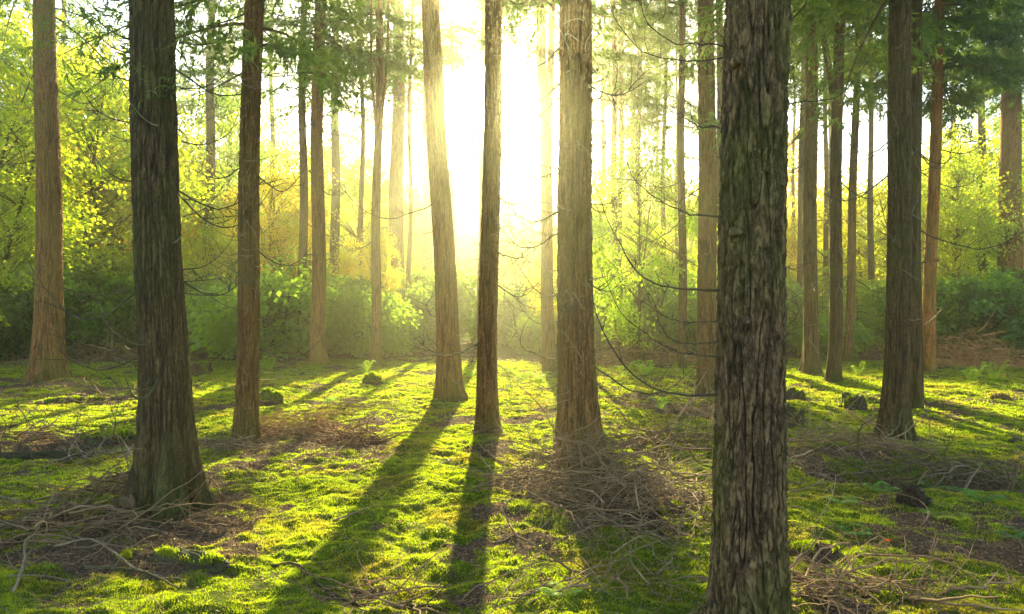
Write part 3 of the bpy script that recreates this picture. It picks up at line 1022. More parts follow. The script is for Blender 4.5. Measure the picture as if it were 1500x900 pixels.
for px, d, zy in [(598, 25, 120), (662, 30, 110), (704, 24, 60), (817, 24, 90), (902, 23, 205), (968, 27, 225), (1212, 29, 120), (1148, 24, 140), (1275, 26, 100), (530, 27, 150), (585, 33, 190), (655, 44, 150), (845, 40, 170), (880, 30, 190), (935, 26, 130), (990, 34, 190), (1110, 30, 150), (1160, 36, 90), (1300, 33, 120)]:
    x = (px - 750) / FPX * d
    z = float(terrain(x, d))
    root = thing("conifer_tree", "thin sparse conifer misty against the sky, " + where(px), "tree", (x, d, z), "thin sparse conifers against the bright sky")
    link("trunk", trunk_mesh(r, None, (r.normal() * .008, 0), 19, r.uniform(.08, .13), .6, 24, .5, M_BARK, .3, (15, 1, .004), 10, 4, .04), root, color=(1.2, 1, .8))
    z0 = CAM_H + (450 - zy) / FPX * d
    for nm, me in zip(("crown", "branches"), SPARSE[0] if 500 < px < 890 else CROWNS[1]):
        c = link(nm, me, root, (0, 0, z0), (1.2, 1.2, .9))
        c.rotation_euler = (0, 0, px)
        c.scale = (1.0, 1.0, max(.5, (19.5 - z0) / 9))

# shrubs
def stems_and_leaves(*a, **k):
    c, t = make_broadleaf(*a, **k)
    c.name, t.name = "foliage", "stems"
    return c, t


SHRUBS = [stems_and_leaves(41, 3.0, 1.6, .15, 105, 42, .17, .36, .4, .03, M_BUSH, 5, 1.5),
          stems_and_leaves(42, 2.2, 1.7, .1, 95, 42, .15, .34, .4, .03, M_BUSH, 6, 1.7),
          stems_and_leaves(43, 3.8, 1.5, .2, 120, 42, .19, .38, .4, .03, M_BUSH, 4, 1.4)]


def make_young_conifer(seed, H, R):
    r = np.random.default_rng(seed)
    ml, mw = MB(), MB()
    mw.tube(np.array([(0, 0, -.1), (.02, 0, H * .5), (0, .02, H)]), [.05, .03, .006], 6, False)
    z = .25
    while z < H - .1:
        f = z / H
        for _ in range(5):
            conifer_branch(ml, mw, r, np.array([0, 0, z]), r.uniform(0, 6.283), R * (1 - f) ** .8 * r.uniform(.6, 1.1) + .12, .3, 1.2, .10, .022)
        z += .26
    return ml.mesh("foliage", M_NEEDLE), mw.mesh("trunk", M_BARK)


YOUNG = [make_young_conifer(51, 4.5, 1.5), make_young_conifer(52, 3.4, 1.3)]


def bush(px, d, topy, kind, label, color, wide=1.0, young=False, group=None):
    src, H0 = (YOUNG[kind], (4.5, 3.4)[kind]) if young else (SHRUBS[kind], (3.0, 2.2, 3.8)[kind])
    x = (px - 750) / FPX * d
    z = float(terrain(x, d))
    H = max(.8, CAM_H + (450 - topy) / FPX * d - z)
    s = H / H0
    root = thing("young_conifer" if young else "evergreen_shrub", label, "young tree" if young else "shrub", (x, d, z), group)
    root.scale = (s * wide, s * wide, s)
    root.rotation_euler = (0, 0, (px * .53) % 6.28)
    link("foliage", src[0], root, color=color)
    link("trunk" if young else "stems", src[1], root, color=(1, 1, 1))
    return root


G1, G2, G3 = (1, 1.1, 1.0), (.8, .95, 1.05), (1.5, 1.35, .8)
for a in [
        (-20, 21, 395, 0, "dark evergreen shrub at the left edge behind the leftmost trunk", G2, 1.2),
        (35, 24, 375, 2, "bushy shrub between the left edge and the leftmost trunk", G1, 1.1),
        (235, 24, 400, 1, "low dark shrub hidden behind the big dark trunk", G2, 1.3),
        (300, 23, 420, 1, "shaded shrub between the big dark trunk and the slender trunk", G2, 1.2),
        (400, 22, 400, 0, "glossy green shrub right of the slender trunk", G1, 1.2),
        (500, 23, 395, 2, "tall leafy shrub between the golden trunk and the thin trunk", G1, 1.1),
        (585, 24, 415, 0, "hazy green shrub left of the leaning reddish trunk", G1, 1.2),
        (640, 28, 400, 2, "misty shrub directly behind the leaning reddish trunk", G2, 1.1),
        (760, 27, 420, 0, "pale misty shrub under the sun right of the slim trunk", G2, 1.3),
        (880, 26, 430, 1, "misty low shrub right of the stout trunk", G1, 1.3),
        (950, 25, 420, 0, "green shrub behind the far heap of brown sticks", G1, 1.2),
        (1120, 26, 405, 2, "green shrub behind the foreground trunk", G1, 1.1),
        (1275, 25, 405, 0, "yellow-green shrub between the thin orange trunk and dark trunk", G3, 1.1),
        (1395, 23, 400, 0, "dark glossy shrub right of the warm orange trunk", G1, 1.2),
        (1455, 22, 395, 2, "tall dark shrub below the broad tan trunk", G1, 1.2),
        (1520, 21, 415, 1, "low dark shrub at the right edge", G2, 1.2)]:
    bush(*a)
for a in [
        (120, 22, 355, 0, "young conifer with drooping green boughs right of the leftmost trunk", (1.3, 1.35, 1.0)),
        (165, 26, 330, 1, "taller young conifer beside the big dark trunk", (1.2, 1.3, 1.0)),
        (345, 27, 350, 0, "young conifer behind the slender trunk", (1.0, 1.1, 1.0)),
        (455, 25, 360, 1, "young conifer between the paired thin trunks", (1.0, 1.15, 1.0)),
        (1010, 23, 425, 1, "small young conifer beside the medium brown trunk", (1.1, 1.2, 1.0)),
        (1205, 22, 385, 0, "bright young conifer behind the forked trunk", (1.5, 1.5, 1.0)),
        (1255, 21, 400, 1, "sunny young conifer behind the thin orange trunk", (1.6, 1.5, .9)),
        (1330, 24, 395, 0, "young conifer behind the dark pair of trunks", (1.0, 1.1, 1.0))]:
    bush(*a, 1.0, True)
# second row closing the view under the far trees
r = np.random.default_rng(91)
for i, px in enumerate(range(-150, 1700, 72)):
    d = r.uniform(25, 35)
    col = [G1, G2, G3, G1][r.integers(4)]
    if r.random() < .45:
        bush(px, d, r.uniform(340, 425), i % 2, "%s young conifer in the hazy thicket %s" % ("tall" if d < 30 else "distant", where(px)), (col[0] * 1.2, col[1] * 1.2, col[2]), 1.1, True, "hazy young conifers in the thicket beyond the clearing")
    else:
        bush(px, d, r.uniform(385, 440), i % 3, "hazy %s shrub in thicket %s" % (hue_word(col), where(px)), col, 1.35, False, "hazy shrubs in the thicket beyond the clearing")
for i in range(30):
    px, d = r.uniform(-60, 1560), r.uniform(20, 27)
    bush(px, d, r.uniform(380, 470), int(r.integers(3)), "low leafy bush at the thicket's %s edge, %s" % ("near" if d < 23.5 else "far", where(px)), [G1, G3, (1.2, 1.25, .9)][r.integers(3)], 1.2, False, "low leafy bushes at the edge of the thicket")
for i in range(16):
    px, d = r.uniform(-60, 1560), r.uniform(22, 32)
    if abs(px - 740) < 60:
        continue
    broadleaf(px, d, r.uniform(270, 380), 2, "slender leafy sapling rising out of the thicket " + where(px), [YG, GG, GOLD][r.integers(3)], .6, "slender saplings rising out of the thicket", name="sapling")


# ------------------------------------------------------------------ floor: moss, litter, wood
def on_ground(x, y):
    return np.stack([x, y, terrain(x, y)], -1)


def sample_floor(n, d0, d1, half=0.95, r=rng):
    """points spread so that their number per square metre falls with distance squared"""
    d = d0 * (d1 / d0) ** r.uniform(0, 1, n)
    x = r.uniform(-half, half, n) * (d + .6)
    return x, d


r = np.random.default_rng(61)
x, y = sample_floor(2300000, 2.7, 24.0, .92, r)
m = moss_amount(x, y)
keep = m > r.uniform(.18, .62, len(x))
x, y = x[keep], y[keep]
n = len(x)
clump = noise2(x * 9, y * 9, 21)
big = noise2(x * 1.5, y * 1.5, 23)
h = (.009 + .0011 * y) * r.uniform(.5, 1.3, n) * (1 + .9 * clump) * (1 + .4 * big)
h = np.clip(h, .004, .06)
w = (.0008 + .00072 * y) * r.uniform(.6, 1.4, n)
p = on_ground(x, y)
p[:, 2] -= .004
a = r.uniform(0, 6.283, n)
ln = np.stack([np.cos(a), np.sin(a), np.zeros(n)], -1)
tip = p + np.stack([r.normal(size=n) * .55, r.normal(size=n) * .55, np.ones(n)], -1) * h[:, None]
mb = MB()
v = np.stack([p - ln * w[:, None], p + ln * w[:, None], tip], 1)
mb.add(v, np.arange(n * 3).reshape(n, 3))
o = link("moss", mb.mesh("moss", M_MOSS))
o["kind"] = "stuff"
o["label"] = "bright green moss carpet over the forest floor"
del v, p, tip, x, y

# fallen leaves and dry needles
r = np.random.default_rng(62)
x, y = sample_floor(60000, 2.7, 22, .95, r)
keep = moss_amount(x, y) * .8 < r.uniform(.0, 1.1, len(x)) ** 1.6
x, y = x[keep], y[keep]
n = len(x)
p = on_ground(x, y)
p[:, 2] += .006
dd = np.stack([r.normal(size=n), r.normal(size=n), r.normal(size=n) * .25], -1)
up = np.tile([0, 0, 1.0], (n, 1)) + r.normal(size=(n, 3)) * .35
s = (.012 + .0018 * y) * r.uniform(.6, 1.5, n)
mb = MB()
mb.leaves(p, dd, up, s, s * .6, .3)
o = link("fallen_leaves", mb.mesh("fallen_leaves", M_DRYLEAF), color=(1, 1, 1))
o["kind"] = "stuff"
o["label"] = "brown fallen leaves scattered over the forest floor"

x, y = sample_floor(150000, 2.7, 20, .95, r)
keep = moss_amount(x, y) < r.uniform(-.05, .6, len(x))
x, y = x[keep], y[keep]
n = len(x)
p = on_ground(x, y)
p[:, 2] += .004
a = r.uniform(0, 6.283, n)
dd = np.stack([np.cos(a), np.sin(a), r.normal(size=n) * .22], -1)
up = np.tile([0, 0, 1.0], (n, 1)) + r.normal(size=(n, 3)) * .6
s = (.045 + .004 * y) * r.uniform(.5, 1.6, n)
mb = MB()
mb.leaves(p, dd, up, s, .0012 + .0005 * y, .1)
o = link("dry_needle_litter", mb.mesh("dry_needle_litter", M_STRAW), color=(1, 1, 1))
o["kind"] = "stuff"
o["label"] = "dry needles and thin straw covering the bare forest floor"


r = np.random.default_rng(64)
x, y = sample_floor(2600, 2.7, 20, .95, r)
mb = MB()
for i in range(len(x)):
    a = r.uniform(0, 6.283)
    L = r.uniform(.06, .35) * (.7 + .05 * y[i])
    q = wiggly(r, (x[i], y[i], 0), (math.cos(a), math.sin(a), 0), L, 6, .8, 0)
    q[:, 2] = terrain(q[:, 0], q[:, 1]) + .008 + .05 * L * np.sin(np.linspace(0, 3.1, 6)) * r.uniform(0, 4)
    rr = r.uniform(.0012, .003) * (.7 + .07 * y[i])
    mb.tube(q, np.linspace(rr, rr * .4, 6), 3, False)
o = link("scattered_twigs", mb.mesh("scattered_twigs", M_TWIG), color=(1.1, .9, .75))
o["kind"] = "stuff"
o["label"] = "tiny twigs scattered over moss and litter"


def brush_pile(px, py, rx, ry, hgt, count, label, length=.6, rad=.003, mat=None, tint=(1, 1, 1), seed=0, name="brush_heap", grav=-.5, curl=1.3, cat="brush heap", arch=.5):
    r = np.random.default_rng(1000 + seed)
    gx, gy = ground_at(px, py)
    gz = float(terrain(gx, gy))
    mb = MB()
    for _ in range(int(count * .5)):
        a = r.uniform(0, 6.283)
        q = r.uniform(0, 1) ** .6 * 1.15
        x, y = math.cos(a) * q * rx, math.sin(a) * q * ry
        hz0 = 1.35 * hgt * max(0, 1 - q * q) * r.uniform(0, 1)
        base = float(terrain(gx + x, gy + y)) - gz
        b2 = r.uniform(0, 6.283)
        L = length * r.uniform(.35, 1.35)
        pts = wiggly(r, (x, y, base + hz0 + .01), (math.cos(b2), math.sin(b2), r.uniform(-.1, .9) * arch), L, 9, curl * (1.0 if r.random() < .6 else .35), grav)
        pts[1:] += r.normal(size=(8, 3)) * .012 * L
        tg = terrain(gx + pts[:, 0], gy + pts[:, 1]) - gz
        pts[:, 2] = np.maximum(pts[:, 2], tg + .004)
        rr = rad * (r.uniform(.7, 1.9) if r.random() < .72 else r.uniform(2.0, 3.6))
        mb.tube(pts, np.linspace(rr, rr * .4, 9), 4 if rr > .006 else 3, False)
        if r.random() < .45:
            side_twigs(mb, r, pts, rr, 3, L * .35, 1, grav * .3)
    o = link(name, mb.mesh(name, mat or M_TWIG, True), None, (gx, gy, gz), tint)
    return tag(o, label, cat)


PILES = [
    (195, 735, .62, .36, .20, 330, "dense heap of grey twigs left of the big dark trunk's foot", .55, .0035, M_GREYTWIG, (.80, .66, .52)),
    (70, 775, .80, .40, .10, 190, "flat tangle of grey twigs in the lower left corner", .75, .0035, M_GREYTWIG, (.9, .76, .6)),
    (50, 648, .85, .30, .16, 210, "brown brush heap over the dark log near the left edge", .6, .003, M_TWIG, (.75, .6, .52)),
    (150, 668, .60, .30, .05, 90, "loose scatter of pale twigs left behind the big dark trunk", .6, .0035, M_GREYTWIG, (1, 1, 1)),
    (300, 760, .45, .22, .04, 120, "brown twig litter at the right foot of the big dark trunk", .3, .0022, M_TWIG, (.8, .65, .55)),
    (330, 655, .60, .35, .12, 170, "tangled twigs left of the slender trunk's foot", .5, .003, M_GREYTWIG, (.9, .8, .7)),
    (425, 632, .62, .32, .20, 520, "mound of brown straw right of the slender trunk", .42, .0026, M_TWIG, (1.6, 1.15, .85)),
    (515, 648, .36, .22, .20, 330, "reddish-brown bracken heap on the sunny moss", .35, .003, M_TWIG, (.85, .58, .48)),
    (520, 602, .60, .40, .05, 150, "thin brown straw patch behind the reddish-brown bracken heap", .45, .0028, M_TWIG, (1.1, .9, .8)),
    (712, 642, .22, .15, .12, 90, "little twig tuft round the slim trunk's foot", .3, .0022, M_TWIG, (1, .85, .7)),
    (835, 712, .62, .36, .34, 620, "tall heap of dry twigs at the stout trunk's foot", .75, .0026, M_TWIG, (1.1, .95, .8)),
    (950, 748, .62, .42, .30, 560, "wide heap of grey-brown twigs between stout and foreground trunks", .8, .0028, M_TWIG, (1.1, .98, .85)),
    (985, 655, .75, .40, .14, 220, "brown sticks lying behind the wide twig heap", .8, .004, M_TWIG, (.9, .75, .62)),
    (955, 534, 1.9, .9, .55, 360, "large far heap of tan sticks beyond the long shadow", 1.5, .008, M_TWIG, (1.3, 1.0, .8)),
    (1045, 590, .7, .5, .10, 150, "straw and sticks round the medium brown trunk's foot", .6, .004, M_TWIG, (1.1, .95, .8)),
    (1220, 655, .85, .40, .16, 300, "pale twig tangle between foreground trunk and dark straight trunk", .65, .0036, M_GREYTWIG, (1.3, 1.1, .85)),
    (1310, 672, .60, .22, .08, 150, "brown twig litter in front of the dark straight trunk", .5, .0028, M_TWIG, (.8, .7, .6)),
    (1400, 688, .95, .32, .20, 330, "dark brush along the ditch at the right", .7, .0032, M_TWIG, (.7, .65, .6)),
    (1160, 690, .40, .20, .08, 90, "small stick pile by the right side of the foreground trunk", .55, .004, M_TWIG, (1, .85, .75)),
    (1260, 858, .42, .16, .07, 200, "tangle of fine twigs at the bottom right of the foreground trunk", .55, .0034, M_TWIG, (1.25, 1.05, .85)),
    (1160, 870, .22, .16, .08, 60, "curled brown twigs touching the foreground trunk's right side", .5, .003, M_TWIG, (1.1, .9, .8)),
    (600, 868, .55, .14, .03, 90, "thin twigs strewn over the long shadows at the bottom", .6, .0026, M_TWIG, (.9, .75, .65)),
    (920, 845, .50, .20, .05, 80, "scattered twigs on dark moss below the wide twig heap", .6, .003, M_TWIG, (1, .9, .8)),
    (1425, 541, 1.5, .6, .70, 1500, "big tan bracken mound before the dark bushes at the right", .6, .0035, M_TWIG, (2.1, 1.45, .95)),
    (1260, 527, 1.6, .6, .50, 300, "brown bracken patch behind the thin orange trunk", .9, .007, M_TWIG, (1.2, .9, .7)),
    (150, 530, 2.2, .7, .30, 240, "brown undergrowth between leftmost trunk and big dark trunk", 1.2, .008, M_TWIG, (1.0, .8, .65)),
    (630, 522, 2.2, .6, .22, 180, "dry brown undergrowth behind the leaning reddish trunk", 1.0, .008, M_TWIG, (1.1, .85, .7)),
    (320, 525, 1.6, .6, .40, 160, "pale dead undergrowth right behind the grey hazy trunk", 1.2, .008, M_TWIG, (1.2, 1.0, .8)),
    (790, 600, .8, .7, .04, 90, "fine straw wisps on the brightest moss", .5, .0035, M_TWIG, (1.2, 1.0, .8)),
    (90, 590, 1.1, .5, .06, 120, "pale twigs on the sunny patch before the leftmost trunk", .8, .005, M_TWIG, (1.2, 1.0, .85)),
]
for i, a in enumerate(PILES):
    brush_pile(*a, seed=i)


def fallen_branch(ctrl_px, rad, label, mat=None, lift=None, twigs=6, tl=.25, tint=(1, 1, 1), seed=0, name="fallen_branch", taper=.35, sides=7, depth=2):
    """a branch lying on the ground through the given ground points; lift = extra height per point"""
    r = np.random.default_rng(2000 + seed)
    pts = []
    for i, (px, py) in enumerate(ctrl_px):
        lf = lift[i] if lift else 0.0
        d0 = (CAM_H - lf) * FPX / (py - 450.0)
        x = (px - 750) / FPX * d0
        pts.append((x, d0, float(terrain(x, d0)) + rad * .8 + lf))
    pts = np.array(pts)
    o0 = pts[0].copy()
    o0[2] -= rad
    n = 30
    p = curve_pts(pts - o0, n)
    p[1:-1] += r.normal(size=(n - 2, 3)) * rad * .18
    mb = MB()
    rr = np.linspace(rad, rad * taper, n) * (1 + r.normal(size=n) * .06)
    mb.tube(p, rr, sides)
    side_twigs(mb, r, p, rad, twigs, tl, depth, .1)
    o = link(name, mb.mesh(name, mat or M_TWIG, True), None, tuple(o0), tint)
    return tag(o, label, "branch")


FB = [
    ([(398, 822), (430, 824), (455, 843), (480, 862), (530, 868), (600, 868), (660, 880)], .011, "dark bent branch lying across the shadow edge at bottom centre", M_BRANCH, None, 7, .3, (.55, .45, .45)),
    ([(470, 862), (530, 838), (580, 836), (640, 838)], .005, "thin brown stick arching over the dark bent branch", M_TWIG, [0, .03, .05, .02], 4, .2, (1, .75, .65)),
    ([(488, 757), (520, 752), (550, 744), (600, 741)], .008, "pale bare branch lying on the sunny moss between the shadows", M_TWIG, None, 3, .2, (1.2, 1, .85)),
    ([(20, 872), (35, 830), (40, 790), (75, 785), (110, 790)], .009, "grey branch bent like a hook in the lower left tangle", M_GREYTWIG, [0, .05, .16, .12, .05], 6, .3, (.9, .9, .85)),
    ([(80, 800), (130, 796), (160, 805), (200, 828), (240, 842)], .009, "wavy grey branch reaching the mossy log at lower left", M_GREYTWIG, [.04, .06, .06, .03, 0], 6, .3, (.9, .85, .8)),
    ([(125, 832), (170, 830), (215, 838), (262, 858)], .013, "mossy branch ending on bright moss at lower left", M_BRANCH, None, 4, .2, (1, 1, .8)),
    ([(82, 772), (110, 766), (150, 757), (185, 762)], .009, "golden brown stick in front of the grey twig heap", M_TWIG, [.08, .07, .05, .0], 5, .25, (1.1, .9, .65)),
    ([(-10, 728), (30, 738), (60, 742), (90, 758)], .011, "dark grey branch from the left edge toward the twig tangle", M_GREYTWIG, [.05, .05, .06, .02], 6, .3, (.7, .65, .6)),
    ([(-10, 782), (30, 770), (70, 767), (100, 772)], .009, "grey branch lying along the left edge under the hooked one", M_GREYTWIG, None, 4, .3, (.75, .7, .65)),
    ([(10, 850), (60, 845), (110, 842), (150, 835)], .008, "straight grey stick low in the bottom left corner", M_GREYTWIG, None, 4, .2, (.8, .75, .7)),
    ([(0, 628), (40, 622), (80, 615), (110, 612)], .014, "long dark stick lying before the sunny patch at far left", M_TWIG, None, 4, .3, (.6, .5, .42)),
    ([(345, 680), (360, 688), (378, 700)], .010, "short dark stick on moss right of the big dark trunk", M_TWIG, None, 1, .1, (.6, .5, .4)),
    ([(545, 640), (585, 637), (620, 638)], .007, "thin straight stick right of the reddish-brown bracken heap", M_TWIG, None, 2, .2, (.9, .7, .6)),
    ([(440, 690), (475, 676), (505, 655), (525, 640)], .006, "pale thin branch sloping up to the reddish-brown bracken heap", M_TWIG, [.0, .02, .04, .05], 4, .25, (1.2, 1.0, .7)),
    ([(1222, 868), (1232, 832), (1262, 805), (1300, 812), (1340, 818)], .006, "arched orange-brown branch left of the big bowed branch", M_TWIG, [.0, .10, .17, .13, .08], 5, .16, (1.25, .95, .8)),
    ([(1270, 806), (1320, 805), (1370, 812), (1420, 838), (1450, 862), (1462, 890)], .008, "big bowed branch arching over sunny moss in the lower right corner", M_TWIG, [.10, .15, .15, .10, .06, 0], 10, .2, (1.25, .95, .8)),
    ([(1310, 853), (1335, 830), (1362, 818), (1395, 812)], .005, "thin forked stick crossing under the big bowed branch", M_TWIG, [0, .05, .09, .13], 3, .12, (1.3, 1, .85)),
    ([(1302, 790), (1330, 778), (1352, 765), (1360, 748), (1345, 730), (1312, 722)], .004, "thin curled shoot standing up above the big bowed branch", M_TWIG, [.0, .10, .20, .26, .30, .30], 3, .15, (1.2, .9, .85)),
    ([(1362, 812), (1368, 795), (1372, 778)], .006, "short upright broken stick in the lower right moss", M_TWIG, [.0, .08, .15], 1, .06, (1.3, 1.0, .85)),
    ([(1398, 815), (1402, 800), (1425, 808)], .005, "small crooked stick at the right of the upright one", M_TWIG, [.03, .12, .12], 3, .1, (1.3, 1, .85)),
    ([(1196, 768), (1212, 745), (1222, 715), (1224, 692)], .005, "slender pale stick rising right of the foreground trunk", M_GREYTWIG, [0, .10, .22, .32], 4, .15, (1.1, 1, .8)),
    ([(1150, 845), (1180, 850), (1200, 868), (1215, 892)], .006, "curved brown branch beside the bottom of the foreground trunk", M_TWIG, [.10, .10, .06, 0], 4, .15, (1.1, .9, .8)),
    ([(1150, 830), (1175, 838), (1195, 850), (1240, 872)], .005, "second thin curved branch above the curved brown one", M_TWIG, [.12, .12, .10, .02], 4, .15, (1.1, .9, .8)),
    ([(1190, 820), (1215, 795), (1240, 770)], .004, "thin stick leaning over the bright moss hummock", M_TWIG, [0, .10, .2], 3, .1, (1, .85, .7)),
    ([(1482, 720), (1490, 690), (1494, 660), (1488, 630)], .009, "dark snag rising at the right edge of the ditch", M_TWIG, [0, .18, .34, .48], 4, .2, (.6, .5, .42)),
    ([(1410, 720), (1425, 695), (1438, 675)], .007, "pale short snag standing in the ditch brush", M_GREYTWIG, [0, .13, .24], 3, .15, (.9, .8, .7)),
    ([(1340, 720), (1352, 695), (1362, 672)], .008, "leaning snag in the ditch left of the pale one", M_GREYTWIG, [0, .13, .24], 3, .15, (.7, .62, .5)),
    ([(930, 700), (935, 735), (940, 760), (925, 790)], .007, "pale crooked stick hanging down over the wide twig heap", M_GREYTWIG, [.32, .24, .12, .03], 4, .2, (1, .9, .75)),
    ([(1000, 665), (1040, 660), (1090, 655), (1130, 650)], .014, "brown stick lying behind the foreground trunk", M_TWIG, [.05, .05, .05, .05], 3, .3, (.85, .6, .45)),
    ([(880, 660), (920, 668), (970, 665), (1020, 655)], .009, "long brown stick resting on top of the twig heap", M_TWIG, [.15, .15, .1, .08], 5, .3, (.9, .7, .55)),
    ([(895, 800), (940, 775), (975, 790), (1030, 815)], .006, "thin bent stick in front of the wide twig heap", M_TWIG, [0, .1, .08, 0], 4, .2, (1.1, 1, .8)),
    ([(760, 858), (800, 848), (860, 855), (930, 850)], .005, "thin stick near the pale fern on the dark moss", M_TWIG, None, 4, .2, (1, .9, .75)),
    ([(1150, 722), (1185, 712), (1215, 695)], .008, "grey stick lying below the pale twig tangle", M_GREYTWIG, [0, .05, .08], 3, .2, (.9, .8, .7)),
    ([(0, 600), (60, 605), (120, 610), (180, 640)], .008, "thin brown stick crossing the left clearing", M_TWIG, [0, .05, .08, .1], 3, .3, (.8, .65, .5)),
    ([(240, 545), (290, 540), (320, 530), (345, 515)], .012, "thin bough leaning up behind the big dark trunk", M_TWIG, [0, .2, .5, .9], 3, .3, (.8, .7, .5)),
]
for i, (c, rad, lab, mat, lift, tw, tl, tint) in enumerate(FB):
    fallen_branch(c, rad, lab, mat, lift, tw, tl, tint, seed=i)


def lump(name, px, py, sx, sy, sz, label, cat, mat, seed, rz=0.0, flat_top=False, tint=(1, 1, 1), rough=.16, tall=0.0):
    """log pieces, stumps and hummocks: a noisy body of rings"""
    r = np.random.default_rng(3000 + seed)
    gx, gy = ground_at(px, py)
    gz = float(terrain(gx, gy))
    nu, nv = 64, 36
    V = []
    th = np.arange(nu) / nu * 2 * np.pi
    for k in range(nv):
        f = k / (nv - 1)
        if flat_top:
            if f < .62:
                zz, rr = f / .62, 1.0 + .28 * (1 - f / .62) ** 2
            else:
                zz, rr = 1.0, 1.0 * (1 - (f - .62) / .38)
        else:
            zz, rr = math.sin(f * math.pi / 2), math.cos(f * math.pi / 2)
        nn = noise3(np.cos(th) * 1.6 * rr + seed * 3.1, np.sin(th) * 1.6 * rr, zz * 1.8) + .6 * noise3(np.cos(th) * 5 * rr + seed, np.sin(th) * 5 * rr, zz * 4) + .35 * noise3(np.cos(th) * 13 * rr + seed, np.sin(th) * 13 * rr, zz * 9)
        ro = rr * (1 + rough * nn * (1.6 if not flat_top else 1.0))
        ze = zz * (1 + (.45 * nn if flat_top else rough * nn))
        V.append(np.stack([np.cos(th) * ro * sx, np.sin(th) * ro * sy, ze * sz - .05], -1))
    V = np.array(V)
    mb = MB()
    i = np.arange(nv - 1)[:, None] * nu
    j = np.arange(nu)[None, :]
    q = np.stack([i + j, i + (j + 1) % nu, i + nu + (j + 1) % nu, i + nu + j], -1).reshape(-1, 4)
    mb.add(V, q)
    o = link(name, mb.mesh(name, mat, True), None, (gx, gy, gz), tint)
    o.rotation_euler = (0, 0, rz)
    if name in ("mossy_log", "mossy_mound", "mossy_stump", "moss_hummock", "tree_stump"):
        n = int(9000 if gy < 7 else 5000)
        P = V.reshape(-1, 3)
        C = np.array([0, 0, 0])
        k = r.integers(0, (nv - 2) * nu, n)
        w1, w2 = r.uniform(0, 1, (n, 1)), r.uniform(0, 1, (n, 1))
        p = P[k] * (1 - w1) * (1 - w2) + P[k + nu] * w1 * (1 - w2) + P[np.minimum(k + 1, len(P) - 1)] * (1 - w1) * w2 + P[np.minimum(k + 1 + nu, len(P) - 1)] * w1 * w2
        okk = (np.linalg.norm(P[k] - P[np.minimum(k + 1, len(P) - 1)], axis=1) < .3 * max(sx, sy)) & (noise3(p[:, 0] * 7 + seed, p[:, 1] * 7, p[:, 2] * 7) > {"tree_stump": .18, "mossy_log": .0}.get(name, -.15))
        okk &= p[:, 2] > .2 * sz
        p = p[okk]
        n = len(p)
        nr = p / np.array([sx, sy, sz]) ** 1.5 * min(sx, sy) + np.array([0, 0, .5])
        nr = nr / np.linalg.norm(nr, axis=1)[:, None] + r.normal(size=(n, 3)) * .5
        a = r.uniform(0, 6.283, n)
        lnv = np.stack([np.cos(a), np.sin(a), np.zeros(n)], -1) * (.0012 + .0006 * gy)
        mm = MB()
        mm.add(np.stack([p - lnv, p + lnv, p + nr * ((.010 + .001 * gy) * r.uniform(.5, 1.4, (n, 1)))], 1), np.arange(n * 3).reshape(n, 3))
        link("moss_cover", mm.mesh("moss_cover", M_MOSS), o)
    return tag(o, label, cat)


lump("tree_stump", 1250, 600, .17, .17, .24, "cut stump on moss between the forked trunk and the dark trunk", "stump", M_STUMP, 1, 0, True)
lump("tree_stump", 1158, 585, .22, .2, .17, "low grey stump just right of the foreground trunk", "stump", M_STUMP, 2, 0, True, (1.1, 1.1, 1.1))
lump("tree_stump", 1152, 622, .22, .18, .24, "dark stump half hidden by the foreground trunk's right side", "stump", M_STUMP, 3, 0, True, (.7, .7, .7))
lump("tree_stump", 291, 552, .26, .24, .26, "brown cut stump right of the big dark trunk", "stump", M_STUMP, 4, 0, True, (1.3, 1, .8))
lump("mossy_stump", 393, 595, .25, .22, .30, "rounded mossy stump right of the slender trunk", "stump", M_STUMP, 5, 0, False)
lump("mossy_stump", 545, 566, .22, .2, .26, "small mossy stump on the sunlit moss behind the bracken heap", "stump", M_STUMP, 6, 0, False)
lump("log_end", 1466, 584, .19, .16, .17, "round brown log piece in full sun near the right edge", "log", M_STUMP, 7, .3, False, (2.0, 1.2, .7))
lump("mossy_log", 278, 822, .36, .085, .12, "dark mossy log lying right of the lower left tangle", "log", M_LOG, 8, -.35, False)
lump("mossy_log", 105, 592, .62, .16, .14, "mossy log lying on the sunny patch before the leftmost trunk", "log", M_LOG, 9, .15, False, (1.4, 1.2, 1))
lump("fallen_log", 35, 668, .75, .08, .12, "dark bare log under the brown brush near the left edge", "log", M_LOG, 10, .12, False, (.8, .7, .6))
lump("mossy_mound", 165, 645, .30, .2, .16, "dark mossy hump left of the big dark trunk", "mound", M_LOG, 11, 0, False, (1.2, 1.2, 1))
lump("rotten_stump", 1338, 742, .11, .10, .16, "rotten dark broken stump among ferns at the right", "stump", M_LOG, 12, .4, False, (.6, .5, .5), .35)
lump("rotten_stump", 200, 748, .13, .10, .20, "rotten wood stump inside the grey twig heap", "stump", M_GREYTWIG, 13, .4, False, (.5, .42, .35), .45)
lump("moss_hummock", 1195, 800, .20, .14, .10, "bright mossy hummock right of the foreground trunk", "moss hummock", M_FLOOR, 14)
lump("moss_hummock", 195, 815, .16, .1, .09, "green mossy hummock beside the dark mossy log", "moss hummock", M_FLOOR, 15)
lump("stone", 1388, 571, .10, .09, .06, "small brown stone left of the round brown log piece", "stone", M_STUMP, 16, 0, False, (1.6, 1.1, .8))
lump("stone", 1490, 640, .12, .1, .08, "dark small stone on shaded moss at the right edge", "stone", M_STUMP, 17)


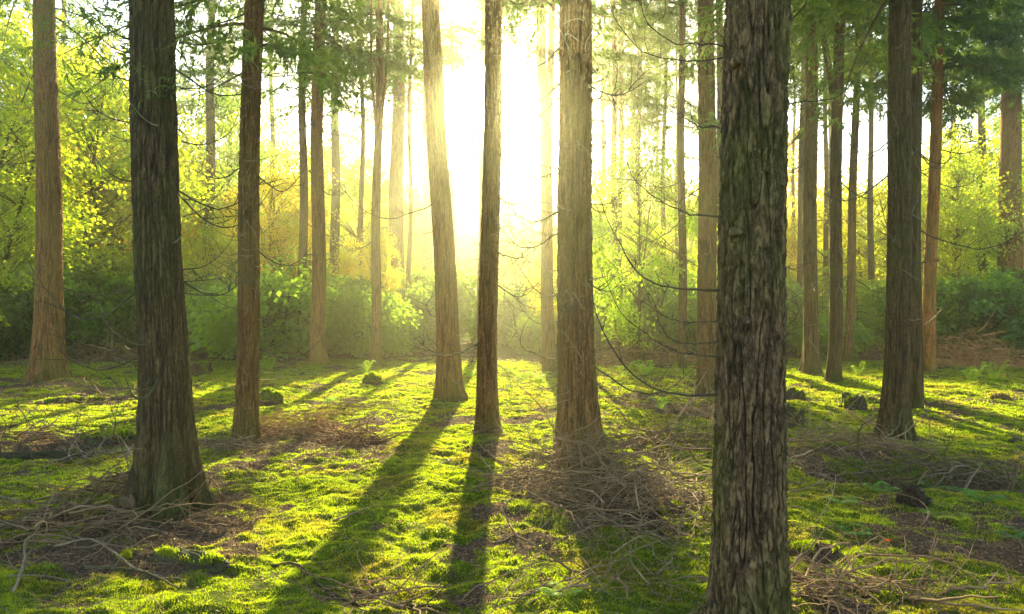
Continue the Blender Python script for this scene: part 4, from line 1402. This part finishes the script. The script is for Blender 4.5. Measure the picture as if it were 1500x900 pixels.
# ------------------------------------------------------------------ ferns and seedlings
def frond(ml, r, p0, az, L, rise, width):
    n = 26
    t = np.linspace(.05, 1, n)
    d = np.array([math.cos(az), math.sin(az)])
    side = np.array([-d[1], d[0], 0])
    cpos = np.stack([p0[0] + d[0] * t * L, p0[1] + d[1] * t * L, p0[2] + rise * np.sin(t * 2.4) * L], -1)
    ml.tube(cpos, np.linspace(.0022, .0008, n) * (L / .3), 3, False)
    for s in (-1, 1):
        w = width * np.sin(np.clip(t * 1.05 + .12, 0, 1) * np.pi) ** .8 + .01
        dd = side[None, :] * s + np.array([d[0], d[1], 0])[None, :] * .45 + r.normal(size=(n, 3)) * .06
        dd[:, 2] -= .2
        up = np.tile([0, 0, 1.0], (n, 1)) + r.normal(size=(n, 3)) * .15
        ml.leaves(cpos, dd, up, w, L / n * 1.25, .08)


def fern(px, py, L, count, label, color, rise=.5, spread=6.283, az0=0.0, name="fern", seed=0, group=None):
    r = np.random.default_rng(4000 + seed)
    gx, gy = ground_at(px, py)
    root = thing(name, label, "fern", (gx, gy, float(terrain(gx, gy))), group)
    for k in range(count):
        ml = MB()
        frond(ml, r, (0, 0, 0.0), az0 + spread * (k + r.uniform(-.3, .3)) / count, L * (.85 if gy > 9 else .66) * r.uniform(.55, 1.15), rise * r.uniform(.6, 1.3), L * .27)
        link("frond", ml.mesh("frond", M_FERN), root, color=color)
    return root


FERNS = [
    (820, 862, .20, 4, "pale fern with spread fronds on dark moss at bottom centre", (2.0, 1.7, 2.2), .25),
    (1375, 690, .34, 7, "fern in the shade below the dark straight trunk", (.9, 1.0, 1.1), .35),
    (1440, 735, .30, 6, "fern right of the rotten broken stump", (.8, 1.0, 1.0), .35),
    (1290, 720, .28, 6, "fern left of the rotten broken stump", (.9, 1.1, 1.1), .3),
    (1230, 735, .26, 6, "low fern on dark moss behind the slender pale stick", (1, 1.1, 1.2), .25),
    (1255, 780, .24, 5, "dark green fern left of the bright mossy hummock's twigs", (.8, 1.0, 1.0), .25),
    (1385, 760, .30, 6, "half withered fern in front of the rotten broken stump", (1.8, 1.3, .9), .25),
    (1485, 790, .24, 5, "bluish green fern at the right edge", (.8, 1.0, 1.5), .3),
    (1210, 840, .20, 5, "grey-green fern under the curved brown branches", (.9, 1.1, 1.3), .25),
    (1150, 675, .26, 5, "fern on the stick pile by the foreground trunk", (1.5, 1.4, .9), .3),
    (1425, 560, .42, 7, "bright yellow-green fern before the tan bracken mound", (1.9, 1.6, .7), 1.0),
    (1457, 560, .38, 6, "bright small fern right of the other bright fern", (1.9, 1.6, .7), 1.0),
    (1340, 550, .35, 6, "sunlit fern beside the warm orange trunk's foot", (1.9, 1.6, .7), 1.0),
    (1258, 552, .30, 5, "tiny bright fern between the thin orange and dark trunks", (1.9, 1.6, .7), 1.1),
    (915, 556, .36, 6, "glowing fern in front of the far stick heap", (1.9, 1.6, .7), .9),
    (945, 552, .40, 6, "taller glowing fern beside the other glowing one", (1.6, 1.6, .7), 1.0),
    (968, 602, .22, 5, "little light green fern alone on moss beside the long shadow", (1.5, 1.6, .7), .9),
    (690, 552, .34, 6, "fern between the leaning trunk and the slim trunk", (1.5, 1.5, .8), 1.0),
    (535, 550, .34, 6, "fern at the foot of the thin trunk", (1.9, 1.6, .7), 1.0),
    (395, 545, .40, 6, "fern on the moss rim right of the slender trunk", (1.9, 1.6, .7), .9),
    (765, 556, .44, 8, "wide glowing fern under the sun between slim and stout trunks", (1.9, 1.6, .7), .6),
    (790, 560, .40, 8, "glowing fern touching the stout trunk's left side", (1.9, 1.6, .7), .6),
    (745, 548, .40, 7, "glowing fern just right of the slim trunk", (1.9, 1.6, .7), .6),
    (480, 590, .20, 5, "small fern in the shadow band right of the mossy stump", (1, 1.2, 1.0), .5),
]
for i, a in enumerate(FERNS):
    fern(*a, seed=i)

# single red and rusty leaves
for i, (px, py, lab) in enumerate([(85, 724, "small red leaf on the moss above the grey branch"), (1299, 800, "bright red leaf beside the big bowed branch"),
                                   (537, 846, "large brown curled leaf on the dark bent branch")]):
    r = np.random.default_rng(5000 + i)
    gx, gy = ground_at(px, py)
    mb = MB()
    for k in range(5):
        a = (k - 2) * .55 + .4
        mb.leaves(np.array([[0, 0, .03]]), np.array([[math.cos(a), math.sin(a), .3]]), np.array([[.1, -.5, 1.0]]), .028, .014, .15)
    o = link("fallen_leaf", mb.mesh("fallen_leaf", M_DRYLEAF), None, (gx, gy, float(terrain(gx, gy)) + .01), [(3.2, .5, .3), (2.8, .45, .2), (1.2, .8, .6)][i])
    tag(o, lab, "leaf")
